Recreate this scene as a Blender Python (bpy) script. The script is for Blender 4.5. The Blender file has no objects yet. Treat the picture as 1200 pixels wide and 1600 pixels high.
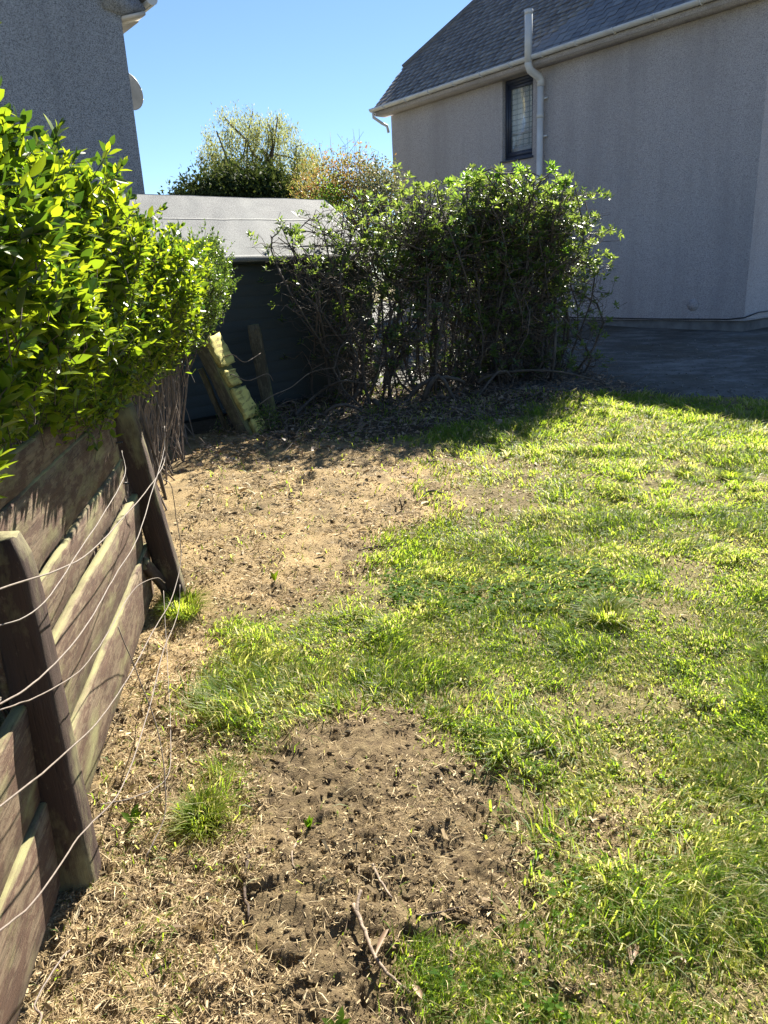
import bpy, math, random
import numpy as np
from mathutils import Vector, Matrix

random.seed(7)
rng = np.random.default_rng(7)
scene = bpy.context.scene
COL = scene.collection
D = bpy.data
rad = math.radians

# ------------------------------------------------------------------ camera
PITCH, ROLL, FPX = rad(17.5), rad(2.9), 1150.0
CAM = np.array([0.0, 0.0, 1.6])
f_ = Vector((0, math.cos(PITCH), -math.sin(PITCH)))
u0 = Vector((0, math.sin(PITCH), math.cos(PITCH)))
r0 = Vector((1, 0, 0))
right = r0 * math.cos(ROLL) - u0 * math.sin(ROLL)
up = r0 * math.sin(ROLL) + u0 * math.cos(ROLL)
cd = D.cameras.new('camera')
cam = D.objects.new('camera', cd)
COL.objects.link(cam)
M = Matrix((right, up, -f_)).transposed().to_4x4()
M.translation = Vector(CAM)
cam.matrix_world = M
cd.sensor_fit = 'VERTICAL'
cd.sensor_height = 24.0
cd.lens = 24.0 * FPX / 1600.0
cd.clip_end = 2000
cd.clip_start = 0.05
scene.camera = cam

# ------------------------------------------------------------------ light
SUN_EL, SUN_AZ = rad(38.5), rad(20)          # azimuth measured from +Y towards +X
world = D.worlds.new('World')
scene.world = world
world.use_nodes = True
wn = world.node_tree
wn.nodes.clear()
sky = wn.nodes.new('ShaderNodeTexSky')
sky.sky_type = 'NISHITA'
sky.sun_disc = False
sky.sun_elevation = SUN_EL
sky.sun_rotation = SUN_AZ
sky.air_density = 1.0
sky.dust_density = 0.0
sky.ozone_density = 4.5
bg = wn.nodes.new('ShaderNodeBackground')
bg.inputs[1].default_value = 0.05
sky.altitude = 1300
wo = wn.nodes.new('ShaderNodeOutputWorld')
wn.links.new(sky.outputs[0], bg.inputs[0])
wn.links.new(bg.outputs[0], wo.inputs[0])

sd = D.lights.new('sun', 'SUN')
sd.energy = 5.0
sd.angle = rad(0.5)
sd.color = (1.0, 0.94, 0.81)
sun = D.objects.new('sun', sd)
COL.objects.link(sun)
s_dir = Vector((math.sin(SUN_AZ) * math.cos(SUN_EL), math.cos(SUN_AZ) * math.cos(SUN_EL), math.sin(SUN_EL)))
sun.rotation_euler = s_dir.to_track_quat('Z', 'Y').to_euler()
sun.location = (0, 0, 30)

scene.view_settings.view_transform = 'Standard'
scene.view_settings.look = 'None'
scene.view_settings.exposure = 1.82
scene.view_settings.gamma = 1.0
scene.view_settings.use_curve_mapping = False

# ------------------------------------------------------------------ materials
def node_mat(name):
    m = D.materials.new(name)
    m.use_nodes = True
    nt = m.node_tree
    b = nt.nodes['Principled BSDF']
    return m, nt, b

def N(nt, typ, **kw):
    n = nt.nodes.new(typ)
    for k, v in kw.items():
        if k.startswith('i_'):
            key = k[2:]
            key = int(key) if key.isdigit() else key.replace('_', ' ')
            n.inputs[key].default_value = v
        else:
            setattr(n, k, v)
    return n

def ramp(nt, fac, stops):
    r = nt.nodes.new('ShaderNodeValToRGB')
    el = r.color_ramp.elements
    while len(el) > len(stops):
        el.remove(el[-1])
    while len(el) < len(stops):
        el.new(0.5)
    for e, (p, c) in zip(el, stops):
        e.position = p
        e.color = (c[0], c[1], c[2], 1)
    nt.links.new(fac, r.inputs[0])
    return r.outputs[0]

def mixc(nt, fac, a, b, mode='MIX'):
    m = nt.nodes.new('ShaderNodeMix')
    m.data_type = 'RGBA'
    m.blend_type = mode
    for sock, val in ((m.inputs[0], fac), (m.inputs[6], a), (m.inputs[7], b)):
        if hasattr(val, 'links'):
            nt.links.new(val, sock)
        elif isinstance(val, (int, float)):
            sock.default_value = val
        else:
            sock.default_value = (val[0], val[1], val[2], 1)
    return m.outputs[2]

def coords(nt, kind='Object', scale=(1, 1, 1)):
    tc = nt.nodes.new('ShaderNodeTexCoord')
    mp = nt.nodes.new('ShaderNodeMapping')
    mp.inputs[3].default_value = scale
    nt.links.new(tc.outputs[kind], mp.inputs[0])
    return mp.outputs[0]

def noise(nt, co, scale, detail=4, rough=0.6, out='Fac'):
    n = N(nt, 'ShaderNodeTexNoise')
    n.inputs['Scale'].default_value = scale
    n.inputs['Detail'].default_value = detail
    n.inputs['Roughness'].default_value = rough
    nt.links.new(co, n.inputs['Vector'])
    return n.outputs[out]

def voro(nt, co, scale, out='Distance'):
    n = N(nt, 'ShaderNodeTexVoronoi')
    n.inputs['Scale'].default_value = scale
    nt.links.new(co, n.inputs['Vector'])
    return n.outputs[out]

def bump(nt, b, h, strength, dist):
    n = N(nt, 'ShaderNodeBump')
    n.inputs['Strength'].default_value = strength
    n.inputs['Distance'].default_value = dist
    nt.links.new(h, n.inputs['Height'])
    nt.links.new(n.outputs[0], b.inputs['Normal'])

def geo_rand(nt):
    """per-leaf random value: mesh attribute 'rnd' plus the object's own random, wrapped"""
    a = N(nt, 'ShaderNodeAttribute', attribute_name='rnd')
    o = N(nt, 'ShaderNodeObjectInfo')
    s = N(nt, 'ShaderNodeMath', operation='ADD')
    nt.links.new(a.outputs['Fac'], s.inputs[0])
    nt.links.new(o.outputs['Random'], s.inputs[1])
    w = N(nt, 'ShaderNodeMath', operation='FRACT')
    nt.links.new(s.outputs[0], w.inputs[0])
    return w.outputs[0]

def leaf_mat(name, stops, tstops, trans=0.45, rough=0.35, spec=0.5):
    m, nt, b = node_mat(name)
    r = geo_rand(nt)
    c = ramp(nt, r, stops)
    t = ramp(nt, r, tstops)
    nt.links.new(c, b.inputs['Base Color'])
    b.inputs['Roughness'].default_value = rough
    b.inputs['Specular IOR Level'].default_value = spec
    tr = N(nt, 'ShaderNodeBsdfTranslucent')
    nt.links.new(t, tr.inputs[0])
    mx = N(nt, 'ShaderNodeMixShader')
    mx.inputs[0].default_value = trans
    nt.links.new(b.outputs[0], mx.inputs[1])
    nt.links.new(tr.outputs[0], mx.inputs[2])
    nt.links.new(mx.outputs[0], nt.nodes['Material Output'].inputs[0])
    return m

def plain(name, c, rough=0.6, var=0.25, scale=20, bmp=0.2, metal=0.0, spec=0.5, st=(1, 1, 1)):
    m, nt, b = node_mat(name)
    co = coords(nt, 'Object', st)
    n = noise(nt, co, scale)
    lo = [x * (1 - var) for x in c]
    hi = [min(1, x * (1 + var)) for x in c]
    nt.links.new(ramp(nt, n, [(0.3, lo), (0.7, hi)]), b.inputs['Base Color'])
    b.inputs['Roughness'].default_value = rough
    b.inputs['Metallic'].default_value = metal
    b.inputs['Specular IOR Level'].default_value = spec
    if bmp:
        bump(nt, b, n, bmp, 0.01)
    return m

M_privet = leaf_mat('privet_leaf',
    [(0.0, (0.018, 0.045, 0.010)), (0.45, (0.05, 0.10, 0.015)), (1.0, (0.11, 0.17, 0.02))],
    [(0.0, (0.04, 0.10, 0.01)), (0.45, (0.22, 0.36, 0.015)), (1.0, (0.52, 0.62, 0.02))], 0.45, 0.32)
M_privet2 = leaf_mat('dark_privet_leaf',
    [(0.0, (0.025, 0.06, 0.014)), (1.0, (0.06, 0.12, 0.02))],
    [(0.0, (0.05, 0.12, 0.02)), (1.0, (0.34, 0.48, 0.04))], 0.4, 0.35)
M_bush = leaf_mat('bush_leaf',
    [(0.0, (0.03, 0.06, 0.02)), (1.0, (0.06, 0.10, 0.03))],
    [(0.0, (0.12, 0.22, 0.03)), (1.0, (0.42, 0.54, 0.08))], 0.42, 0.4, 0.5)
M_bright = leaf_mat('bright_leaf',
    [(0.0, (0.05, 0.12, 0.015)), (1.0, (0.10, 0.19, 0.03))],
    [(0.0, (0.20, 0.42, 0.03)), (1.0, (0.40, 0.62, 0.05))], 0.5, 0.4)
M_grass = leaf_mat('grass_blade',
    [(0.0, (0.055, 0.12, 0.015)), (0.5, (0.12, 0.18, 0.025)), (0.8, (0.18, 0.21, 0.05)), (1.0, (0.38, 0.33, 0.16))],
    [(0.0, (0.30, 0.48, 0.03)), (0.5, (0.54, 0.64, 0.05)), (0.8, (0.66, 0.68, 0.13)), (1.0, (0.68, 0.58, 0.32))], 0.55, 0.5, 0.35)
M_clover = leaf_mat('clover_leaf',
    [(0.0, (0.03, 0.075, 0.008)), (1.0, (0.07, 0.14, 0.012))],
    [(0.0, (0.14, 0.32, 0.01)), (1.0, (0.34, 0.52, 0.02))], 0.45, 0.7, 0.12)
M_straw = leaf_mat('dry_litter',
    [(0.0, (0.10, 0.065, 0.035)), (0.35, (0.30, 0.21, 0.11)), (0.8, (0.50, 0.38, 0.21)), (1.0, (0.62, 0.51, 0.32))],
    [(0.0, (0.2, 0.12, 0.05)), (1.0, (0.4, 0.3, 0.14))], 0.10, 0.7, 0.3)
M_birch = leaf_mat('birch_leaf',
    [(0.0, (0.09, 0.12, 0.04)), (1.0, (0.19, 0.20, 0.08))],
    [(0.0, (0.30, 0.36, 0.12)), (1.0, (0.52, 0.52, 0.20))], 0.45, 0.5, 0.15)
M_ever = leaf_mat('evergreen_leaf',
    [(0.0, (0.012, 0.028, 0.014)), (1.0, (0.04, 0.06, 0.022))],
    [(0.0, (0.02, 0.04, 0.01)), (1.0, (0.12, 0.15, 0.03))], 0.25, 0.7, 0.08)
M_willow = leaf_mat('willow_leaf',
    [(0.0, (0.09, 0.11, 0.03)), (1.0, (0.20, 0.19, 0.06))],
    [(0.0, (0.28, 0.30, 0.07)), (1.0, (0.50, 0.46, 0.12))], 0.4, 0.5, 0.15)
M_russet = leaf_mat('russet_leaf',
    [(0.0, (0.09, 0.10, 0.03)), (0.6, (0.17, 0.13, 0.05)), (1.0, (0.24, 0.10, 0.05))],
    [(0.0, (0.28, 0.30, 0.06)), (0.6, (0.42, 0.34, 0.10)), (1.0, (0.45, 0.20, 0.08))], 0.4, 0.5, 0.15)
M_grey_leaf = leaf_mat('grey_leaf',
    [(0.0, (0.05, 0.06, 0.04)), (1.0, (0.12, 0.13, 0.09))],
    [(0.0, (0.12, 0.15, 0.06)), (1.0, (0.28, 0.30, 0.14))], 0.3, 0.5, 0.15)
M_deadleaf = leaf_mat('dead_leaf',
    [(0.0, (0.20, 0.12, 0.07)), (1.0, (0.42, 0.30, 0.20))],
    [(0.0, (0.3, 0.15, 0.05)), (1.0, (0.4, 0.3, 0.15))], 0.15, 0.6)
M_bark = plain('bark', (0.075, 0.06, 0.048), 0.85, 0.45, 25, 0.6, st=(1, 1, .3))
M_twig = plain('pale_twig', (0.17, 0.13, 0.10), 0.8, 0.4, 18, 0.3)
M_stick = plain('stick', (0.24, 0.18, 0.13), 0.8, 0.4, 60, 0.4)
M_darkstick = plain('dark_stick', (0.07, 0.045, 0.03), 0.8, 0.4, 60, 0.4)
M_wire = plain('coated_wire', (0.17, 0.135, 0.115), 0.6, 0.3, 60, 0.1)
M_darkwire = plain('black_cable', (0.02, 0.02, 0.022), 0.5, 0.2, 20, 0)
M_upvc = plain('grey_upvc', (0.56, 0.58, 0.60), 0.45, 0.12, 3, 0.05)
M_frame = plain('dark_frame', (0.035, 0.045, 0.075), 0.4, 0.15, 10, 0)
M_lead = plain('lead_cap', (0.10, 0.11, 0.13), 0.6, 0.25, 8, 0.1)
M_dish = plain('dish_grey', (0.30, 0.31, 0.32), 0.5, 0.15, 8, 0.0)
M_shed = plain('dark_stained_board', (0.020, 0.029, 0.032), 0.6, 0.4, 12, 0.4, st=(1, 1, 8))
M_soffit = plain('soffit_paint', (0.62, 0.56, 0.48), 0.6, 0.12, 6, 0.05)
M_concrete = plain('plinth_cement', (0.14, 0.14, 0.14), 0.85, 0.35, 3, 0.3)

def wall_mat(name, base, dark, specks, scale=55):
    """harled (roughcast) wall: grains stand proud, dark chips among them"""
    m, nt, b = node_mat(name)
    co = coords(nt)
    big = noise(nt, co, 0.8, 6, 0.65)
    st = coords(nt, 'Object', (1.6, 1.6, 0.18))
    streak = noise(nt, st, 1.6, 5, 0.6)
    fine = noise(nt, co, scale, 3, 0.7)
    v = voro(nt, co, scale * 1.4, 'Color')
    sep = N(nt, 'ShaderNodeSeparateColor')
    nt.links.new(v, sep.inputs[0])
    c1 = ramp(nt, big, [(0.3, [x * 0.86 for x in base]), (0.7, [x * 1.08 for x in base])])
    c1b = mixc(nt, 0.5, c1, ramp(nt, streak, [(0.32, [x * 0.58 for x in base]), (0.5, [x * 0.95 for x in base]), (0.7, [x * 1.12 for x in base])]))
    chip = ramp(nt, sep.outputs[0], [(0.0, (1, 1, 1)), (specks, (1, 1, 1)), (specks + 0.03, (0, 0, 0)), (1, (0, 0, 0))])
    c2 = mixc(nt, chip, c1b, dark)
    c3 = mixc(nt, ramp(nt, fine, [(0.35, (0.75, 0.75, 0.75)), (0.65, (0, 0, 0))]), c2, [x * 0.45 for x in base])
    nt.links.new(c3, b.inputs['Base Color'])
    b.inputs['Roughness'].default_value = 0.92
    vd = voro(nt, co, scale, 'Distance')
    bump(nt, b, vd, 0.7, 0.012)
    return m

M_harl_r = wall_mat('harled_wall_pink', (0.54, 0.52, 0.545), (0.29, 0.275, 0.29), 0.20, 75)
M_harl_l = wall_mat('harled_wall_blue', (0.40, 0.43, 0.48), (0.11, 0.12, 0.14), 0.30, 75)

def slate_mat():
    m, nt, b = node_mat('slate')
    o = N(nt, 'ShaderNodeObjectInfo')
    a = N(nt, 'ShaderNodeAttribute', attribute_name='rnd')
    s = N(nt, 'ShaderNodeMath', operation='ADD')
    nt.links.new(a.outputs['Fac'], s.inputs[0]); nt.links.new(o.outputs['Random'], s.inputs[1])
    w = N(nt, 'ShaderNodeMath', operation='FRACT'); nt.links.new(s.outputs[0], w.inputs[0])
    c = ramp(nt, w.outputs[0], [(0, (0.085, 0.082, 0.085)), (0.6, (0.13, 0.127, 0.13)), (1, (0.18, 0.175, 0.17))])
    n = noise(nt, coords(nt), 6, 5)
    c = mixc(nt, ramp(nt, n, [(0.5, (0, 0, 0)), (0.75, (0.5, 0.5, 0.5))]), c, (0.20, 0.21, 0.19))
    nt.links.new(c, b.inputs['Base Color'])
    b.inputs['Roughness'].default_value = 0.42
    bump(nt, b, noise(nt, coords(nt), 30), 0.3, 0.01)
    return m
M_slate = slate_mat()

def felt_mat():
    m, nt, b = node_mat('mineral_felt')
    co = coords(nt)
    n1 = noise(nt, co, 130, 2, 0.8)
    n2 = noise(nt, co, 1.6, 5, 0.6)
    c = ramp(nt, n1, [(0.36, (0.03, 0.034, 0.038)), (0.5, (0.11, 0.114, 0.12)), (0.66, (0.27, 0.275, 0.285))])
    c = mixc(nt, ramp(nt, n2, [(0.4, (0, 0, 0)), (0.7, (0.5, 0.5, 0.5))]), c, (0.22, 0.23, 0.22))
    nt.links.new(c, b.inputs['Base Color'])
    b.inputs['Roughness'].default_value = 0.85
    wv = N(nt, 'ShaderNodeTexWave', wave_type='BANDS', bands_direction='X')
    wv.inputs['Scale'].default_value = 0.9
    wv.inputs['Distortion'].default_value = 5
    wv.inputs['Detail'].default_value = 2
    nt.links.new(co, wv.inputs['Vector'])
    ad = N(nt, 'ShaderNodeMath', operation='MULTIPLY_ADD')
    nt.links.new(n1, ad.inputs[0]); ad.inputs[1].default_value = 0.25
    nt.links.new(wv.outputs['Fac'], ad.inputs[2])
    bump(nt, b, ad.outputs[0], 0.35, 0.02)
    return m
M_felt = felt_mat()

def board_mat(name, paint, bare, moss, moss_amt=0.5, paint_cut=0.5):
    """weathered fence timber: flaking stain over grey wood, algae on faces that look up"""
    m, nt, b = node_mat(name)
    o = N(nt, 'ShaderNodeObjectInfo')
    tc = N(nt, 'ShaderNodeTexCoord')
    ad = N(nt, 'ShaderNodeVectorMath', operation='ADD')
    sc = N(nt, 'ShaderNodeVectorMath', operation='SCALE'); sc.inputs[3].default_value = 9.0
    cx = N(nt, 'ShaderNodeCombineXYZ')
    nt.links.new(o.outputs['Random'], cx.inputs[0]); nt.links.new(o.outputs['Random'], cx.inputs[1]); nt.links.new(o.outputs['Random'], cx.inputs[2])
    nt.links.new(cx.outputs[0], sc.inputs[0])
    nt.links.new(tc.outputs['Object'], ad.inputs[0]); nt.links.new(sc.outputs[0], ad.inputs[1])
    mp = N(nt, 'ShaderNodeMapping'); mp.inputs[3].default_value = (.8, 16, 16)
    nt.links.new(ad.outputs[0], mp.inputs[0])
    g = noise(nt, mp.outputs[0], 7, 9, 0.75)
    mp2 = N(nt, 'ShaderNodeMapping'); mp2.inputs[3].default_value = (1, 2.4, 2.4)
    nt.links.new(ad.outputs[0], mp2.inputs[0])
    fl = noise(nt, mp2.outputs[0], 8, 10, 0.8)
    grain = ramp(nt, g, [(0.34, [x * 0.18 for x in bare]), (0.42, [x * 0.6 for x in bare]), (0.68, [x * 1.15 for x in bare])])
    pc = ramp(nt, g, [(0.34, [x * 0.3 for x in paint]), (0.42, [x * 0.8 for x in paint]), (0.75, [x * 1.25 for x in paint])])
    c = mixc(nt, ramp(nt, fl, [(paint_cut - 0.03, (0, 0, 0)), (paint_cut + 0.03, (1, 1, 1))]), grain, pc)
    ms = noise(nt, mp2.outputs[0], 3, 6, 0.65)
    ge = N(nt, 'ShaderNodeNewGeometry')
    sp = N(nt, 'ShaderNodeSeparateXYZ'); nt.links.new(ge.outputs['True Normal'], sp.inputs[0])
    mr = N(nt, 'ShaderNodeMath', operation='MULTIPLY_ADD')
    nt.links.new(sp.outputs[2], mr.inputs[0]); mr.inputs[1].default_value = moss_amt
    nt.links.new(ms, mr.inputs[2])
    c = mixc(nt, ramp(nt, mr.outputs[0], [(0.52, (0, 0, 0)), (0.72, (1, 1, 1))]), c, moss)
    nt.links.new(c, b.inputs['Base Color'])
    b.inputs['Roughness'].default_value = 0.85
    h = N(nt, 'ShaderNodeMath', operation='ADD'); nt.links.new(g, h.inputs[0]); nt.links.new(fl, h.inputs[1])
    bump(nt, b, h.outputs[0], 0.7, 0.006)
    return m
M_board = board_mat('fence_board', (0.105, 0.057, 0.036), (0.22, 0.155, 0.098), (0.26, 0.245, 0.11), 0.20, 0.49)
M_post = board_mat('fence_post', (0.048, 0.026, 0.019), (0.15, 0.10, 0.07), (0.22, 0.20, 0.10), 0.25, 0.40)
M_slab = board_mat('lichened_post', (0.30, 0.24, 0.07), (0.52, 0.45, 0.15), (0.60, 0.52, 0.15), 0.6, 0.5)
M_oldpost = board_mat('old_post', (0.06, 0.05, 0.03), (0.12, 0.10, 0.06), (0.14, 0.14, 0.05), 0.6, 0.5)

def ground_mat():
    m, nt, b = node_mat('ground_soil')
    co = coords(nt)
    a = N(nt, 'ShaderNodeAttribute', attribute_name='cover')   # r = dry litter, g = turf, b = painted shade
    sep = N(nt, 'ShaderNodeSeparateColor'); nt.links.new(a.outputs['Color'], sep.inputs[0])
    n1 = noise(nt, co, 30, 8, 0.7)
    n2 = noise(nt, co, 140, 4, 0.75)
    n3 = noise(nt, co, 2.2, 6, 0.6)
    soil = ramp(nt, n1, [(0.3, (0.075, 0.05, 0.03)), (0.5, (0.175, 0.126, 0.068)), (0.72, (0.34, 0.26, 0.14))])
    chips = ramp(nt, n2, [(0.32, (0.12, 0.075, 0.032)), (0.48, (0.40, 0.28, 0.135)), (0.68, (0.64, 0.48, 0.26))])
    turf = ramp(nt, n2, [(0.3, (0.06, 0.05, 0.02)), (0.5, (0.19, 0.165, 0.065)), (0.7, (0.40, 0.33, 0.17))])
    c = mixc(nt, sep.outputs[0], soil, chips)
    c = mixc(nt, sep.outputs[1], c, turf)
    c = mixc(nt, ramp(nt, n3, [(0.35, (0.4, 0.4, 0.4)), (0.6, (0, 0, 0))]), c, (0.10, 0.075, 0.045))
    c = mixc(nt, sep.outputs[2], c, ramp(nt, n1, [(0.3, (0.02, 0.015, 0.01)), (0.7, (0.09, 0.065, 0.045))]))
    nt.links.new(c, b.inputs['Base Color'])
    b.inputs['Roughness'].default_value = 0.95
    b.inputs['Specular IOR Level'].default_value = 0.2
    h = N(nt, 'ShaderNodeMath', operation='ADD'); nt.links.new(n1, h.inputs[0]); nt.links.new(n2, h.inputs[1])
    bump(nt, b, h.outputs[0], 0.9, 0.012)
    return m
M_ground = ground_mat()

def tarmac_mat():
    m, nt, b = node_mat('old_tarmac')
    co = coords(nt)
    st = coords(nt, 'Object', (1.0, 1.4, 1))
    n1 = noise(nt, st, 1.3, 12, 0.78)
    n2 = noise(nt, co, 38, 5, 0.8)
    c = ramp(nt, n1, [(0.36, (0.03, 0.028, 0.022)), (0.48, (0.065, 0.063, 0.055)), (0.62, (0.17, 0.17, 0.165))])
    c = mixc(nt, ramp(nt, n2, [(0.55, (0, 0, 0)), (0.72, (0.7, 0.7, 0.7))]), c, (0.20, 0.20, 0.19))
    c = mixc(nt, ramp(nt, noise(nt, co, 0.9, 6), [(0.5, (0, 0, 0)), (0.62, (0.7, 0.7, 0.7))]), c, (0.05, 0.04, 0.022))
    nt.links.new(c, b.inputs['Base Color'])
    b.inputs['Roughness'].default_value = 0.85
    bump(nt, b, n2, 0.6, 0.01)
    return m
M_tarmac = tarmac_mat()

def curtain_mat():
    """net curtain woven in a pattern of small oblong panels"""
    m, nt, b = node_mat('net_curtain')
    co = coords(nt)
    br = N(nt, 'ShaderNodeTexBrick')
    br.offset = 0.0
    br.inputs['Color1'].default_value = (0.62, 0.66, 0.66, 1)
    br.inputs['Color2'].default_value = (0.54, 0.59, 0.60, 1)
    br.inputs['Mortar'].default_value = (0.22, 0.27, 0.30, 1)
    br.inputs['Scale'].default_value = 1.0
    br.inputs['Mortar Size'].default_value = 0.008
    br.inputs['Brick Width'].default_value = 0.17
    br.inputs['Row Height'].default_value = 0.10
    nt.links.new(co, br.inputs['Vector'])
    nt.links.new(br.outputs[0], b.inputs['Base Color'])
    b.inputs['Roughness'].default_value = 0.9
    return m
M_curtain = curtain_mat()
m, nt, b = node_mat('window_glass')
b.inputs['Base Color'].default_value = (0.9, 0.95, 0.97, 1)
b.inputs['Roughness'].default_value = 0.03
b.inputs['IOR'].default_value = 1.45
b.inputs['Transmission Weight'].default_value = 1.0
b.inputs['Alpha'].default_value = 0.35
M_glass = m

# ------------------------------------------------------------------ mesh helpers
def mk(name, V, F, mat, parent=None, smooth=False, rnd=None, cover=None, link=True):
    """F is a list of int arrays, each (n, k) with k corners"""
    V = np.asarray(V, dtype=np.float32).reshape(-1, 3)
    me = D.meshes.new(name)
    me.vertices.add(len(V))
    me.vertices.foreach_set('co', V.ravel())
    loops, starts, off = [], [], 0
    for f in F:
        f = np.asarray(f, dtype=np.int32)
        if f.size == 0:
            continue
        loops.append(f.ravel())
        starts.append(off + np.arange(len(f), dtype=np.int32) * f.shape[1])
        off += f.size
    loops = np.concatenate(loops); starts = np.concatenate(starts)
    me.loops.add(len(loops)); me.loops.foreach_set('vertex_index', loops)
    me.polygons.add(len(starts)); me.polygons.foreach_set('loop_start', starts)
    if smooth:
        me.polygons.foreach_set('use_smooth', np.ones(len(starts), dtype=bool))
    me.update(calc_edges=True)
    if rnd is not None:
        a = me.attributes.new('rnd', 'FLOAT', 'POINT')
        a.data.foreach_set('value', np.asarray(rnd, dtype=np.float32))
    if cover is not None:
        a = me.attributes.new('cover', 'FLOAT_COLOR', 'POINT')
        a.data.foreach_set('color', np.asarray(cover, dtype=np.float32).ravel())
    me.materials.append(mat)
    if not link:
        return me
    return place(name, me, parent)

def place(name, me, parent=None, matrix=None):
    o = D.objects.new(name, me)
    COL.objects.link(o)
    if parent is not None:
        o.parent = parent
        if parent.type == 'EMPTY':
            o.matrix_parent_inverse = Matrix.Translation(-parent.location)
        else:
            o.matrix_parent_inverse = parent.get('_w', None) and Matrix(parent['_w']).inverted() or Matrix.Identity(4)
    if matrix is not None:
        o.matrix_basis = matrix
    return o

def thing(name, label, cat, loc, group=None):
    o = D.objects.new(name, None)
    o.empty_display_size = 0.2
    COL.objects.link(o)
    o.location = loc
    tag(o, label, cat, group)
    return o

def tag(o, label=None, cat=None, group=None, kind=None):
    if label: o['label'] = label
    if cat: o['category'] = cat
    if group: o['group'] = group
    if kind: o['kind'] = kind
    return o

class MB:
    """collects simple solids into one mesh"""
    def __init__(s): s.v = []; s.q = []; s.t = []; s.n = 0; s.r = []
    def add(s, V, q=(), t=(), r=0.0):
        V = np.asarray(V, dtype=float).reshape(-1, 3)
        s.v.append(V)
        if len(q): s.q.append(np.asarray(q) + s.n)
        if len(t): s.t.append(np.asarray(t) + s.n)
        s.r.append(np.full(len(V), r)); s.n += len(V)
    def hexa(s, c, r=0.0):      # 8 corners: bottom ring 0-3, top ring 4-7
        s.add(c, [(0, 3, 2, 1), (4, 5, 6, 7), (0, 1, 5, 4), (1, 2, 6, 5), (2, 3, 7, 6), (3, 0, 4, 7)], r=r)
    def box(s, o, a, b, c, r=0.0):   # origin corner and three edge vectors
        o, a, b, c = map(np.asarray, (o, a, b, c))
        s.hexa([o, o + a, o + a + b, o + b, o + c, o + a + c, o + a + b + c, o + b + c], r)
    def tube(s, pts, rr, sides=6, r=0.0, caps=True):
        V, Q = tube_arrays(pts, rr, sides)
        s.add(V, Q, r=r)
        if caps:
            k = len(V)
            c0 = V[:sides].mean(0); c1 = V[-sides:].mean(0)
            T = [(0, (i + 1) % sides, i) for i in range(sides)]
            b0 = s.n
            s.add([c0, c1])
            base = b0 - k
            s.t.append(np.array([(b0, base + (i + 1) % sides, base + i) for i in range(sides)]))
            s.t.append(np.array([(b0 + 1, base + k - sides + i, base + k - sides + (i + 1) % sides) for i in range(sides)]))
    def build(s, name, mat, parent=None, smooth=False):
        F = []
        if s.q: F.append(np.concatenate(s.q))
        if s.t: F.append(np.concatenate(s.t))
        return mk(name, np.concatenate(s.v), F, mat, parent, smooth, rnd=np.concatenate(s.r))

def unit(v):
    v = np.asarray(v, dtype=float)
    return v / (np.linalg.norm(v) + 1e-12)

def tube_arrays(pts, rr, sides):
    pts = np.asarray(pts, dtype=float)
    n = len(pts)
    rr = np.broadcast_to(np.asarray(rr, dtype=float), (n,)) if np.ndim(rr) == 0 or len(np.atleast_1d(rr)) == n else np.linspace(rr[0], rr[1], n)
    tan = np.gradient(pts, axis=0)
    tan /= np.linalg.norm(tan, axis=1, keepdims=True) + 1e-9
    ref = np.array([0.0, 0, 1]) if abs(tan[0][2]) < 0.8 else np.array([1.0, 0, 0])
    A = np.cross(tan, ref); A /= np.linalg.norm(A, axis=1, keepdims=True) + 1e-9
    for i in range(1, n):
        a = A[i - 1] - tan[i] * (A[i - 1] @ tan[i]); A[i] = a / (np.linalg.norm(a) + 1e-9)
    B = np.cross(tan, A)
    ang = np.arange(sides) * 2 * math.pi / sides
    V = pts[:, None] + (A[:, None] * np.cos(ang)[None, :, None] + B[:, None] * np.sin(ang)[None, :, None]) * rr[:, None, None]
    V = V.reshape(-1, 3)
    i = np.arange(n - 1)[:, None] * sides
    j = np.arange(sides)[None]
    j2 = (j + 1) % sides
    Q = np.stack([i + j, i + j2, i + sides + j2, i + sides + j], -1).reshape(-1, 4)
    return V, Q

def batch_tubes(P, R, sides=3):
    """many tubes with the same number of points. P (N,k,3), R (N,k)"""
    Nn, k, _ = P.shape
    tan = np.gradient(P, axis=1)
    tan /= np.linalg.norm(tan, axis=2, keepdims=True) + 1e-9
    ref = rng.normal(size=(Nn, 1, 3))
    A = np.cross(tan, ref); A /= np.linalg.norm(A, axis=2, keepdims=True) + 1e-9
    B = np.cross(tan, A)
    ang = np.arange(sides) * 2 * math.pi / sides
    V = P[:, :, None] + (A[:, :, None] * np.cos(ang)[None, None, :, None] + B[:, :, None] * np.sin(ang)[None, None, :, None]) * R[:, :, None, None]
    base = (np.arange(Nn) * k * sides)[:, None, None]
    i = (np.arange(k - 1) * sides)[None, :, None]
    j = np.arange(sides)[None, None]
    j2 = (j + 1) % sides
    Q = np.stack([base + i + j, base + i + j2, base + i + sides + j2, base + i + sides + j], -1).reshape(-1, 4)
    return V.reshape(-1, 3), Q

def curve(p0, p1, k=6, wob=0.05, sag=0.0):
    """k points from p0 to p1 wandering by wob of the length. p0,p1 (N,3)"""
    p0 = np.atleast_2d(p0); p1 = np.atleast_2d(p1)
    t = np.linspace(0, 1, k)[None, :, None]
    L = np.linalg.norm(p1 - p0, axis=1)[:, None, None]
    w = rng.normal(size=(len(p0), 3, 3)) * wob
    off = sum(w[:, i:i + 1] * np.sin((i + 1) * math.pi * t) for i in range(3)) * L
    off[:, :, 2] += -sag * np.sin(math.pi * t[..., 0]) * L[..., 0]
    return p0[:, None] * (1 - t) + p1[:, None] * t + off

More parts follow.
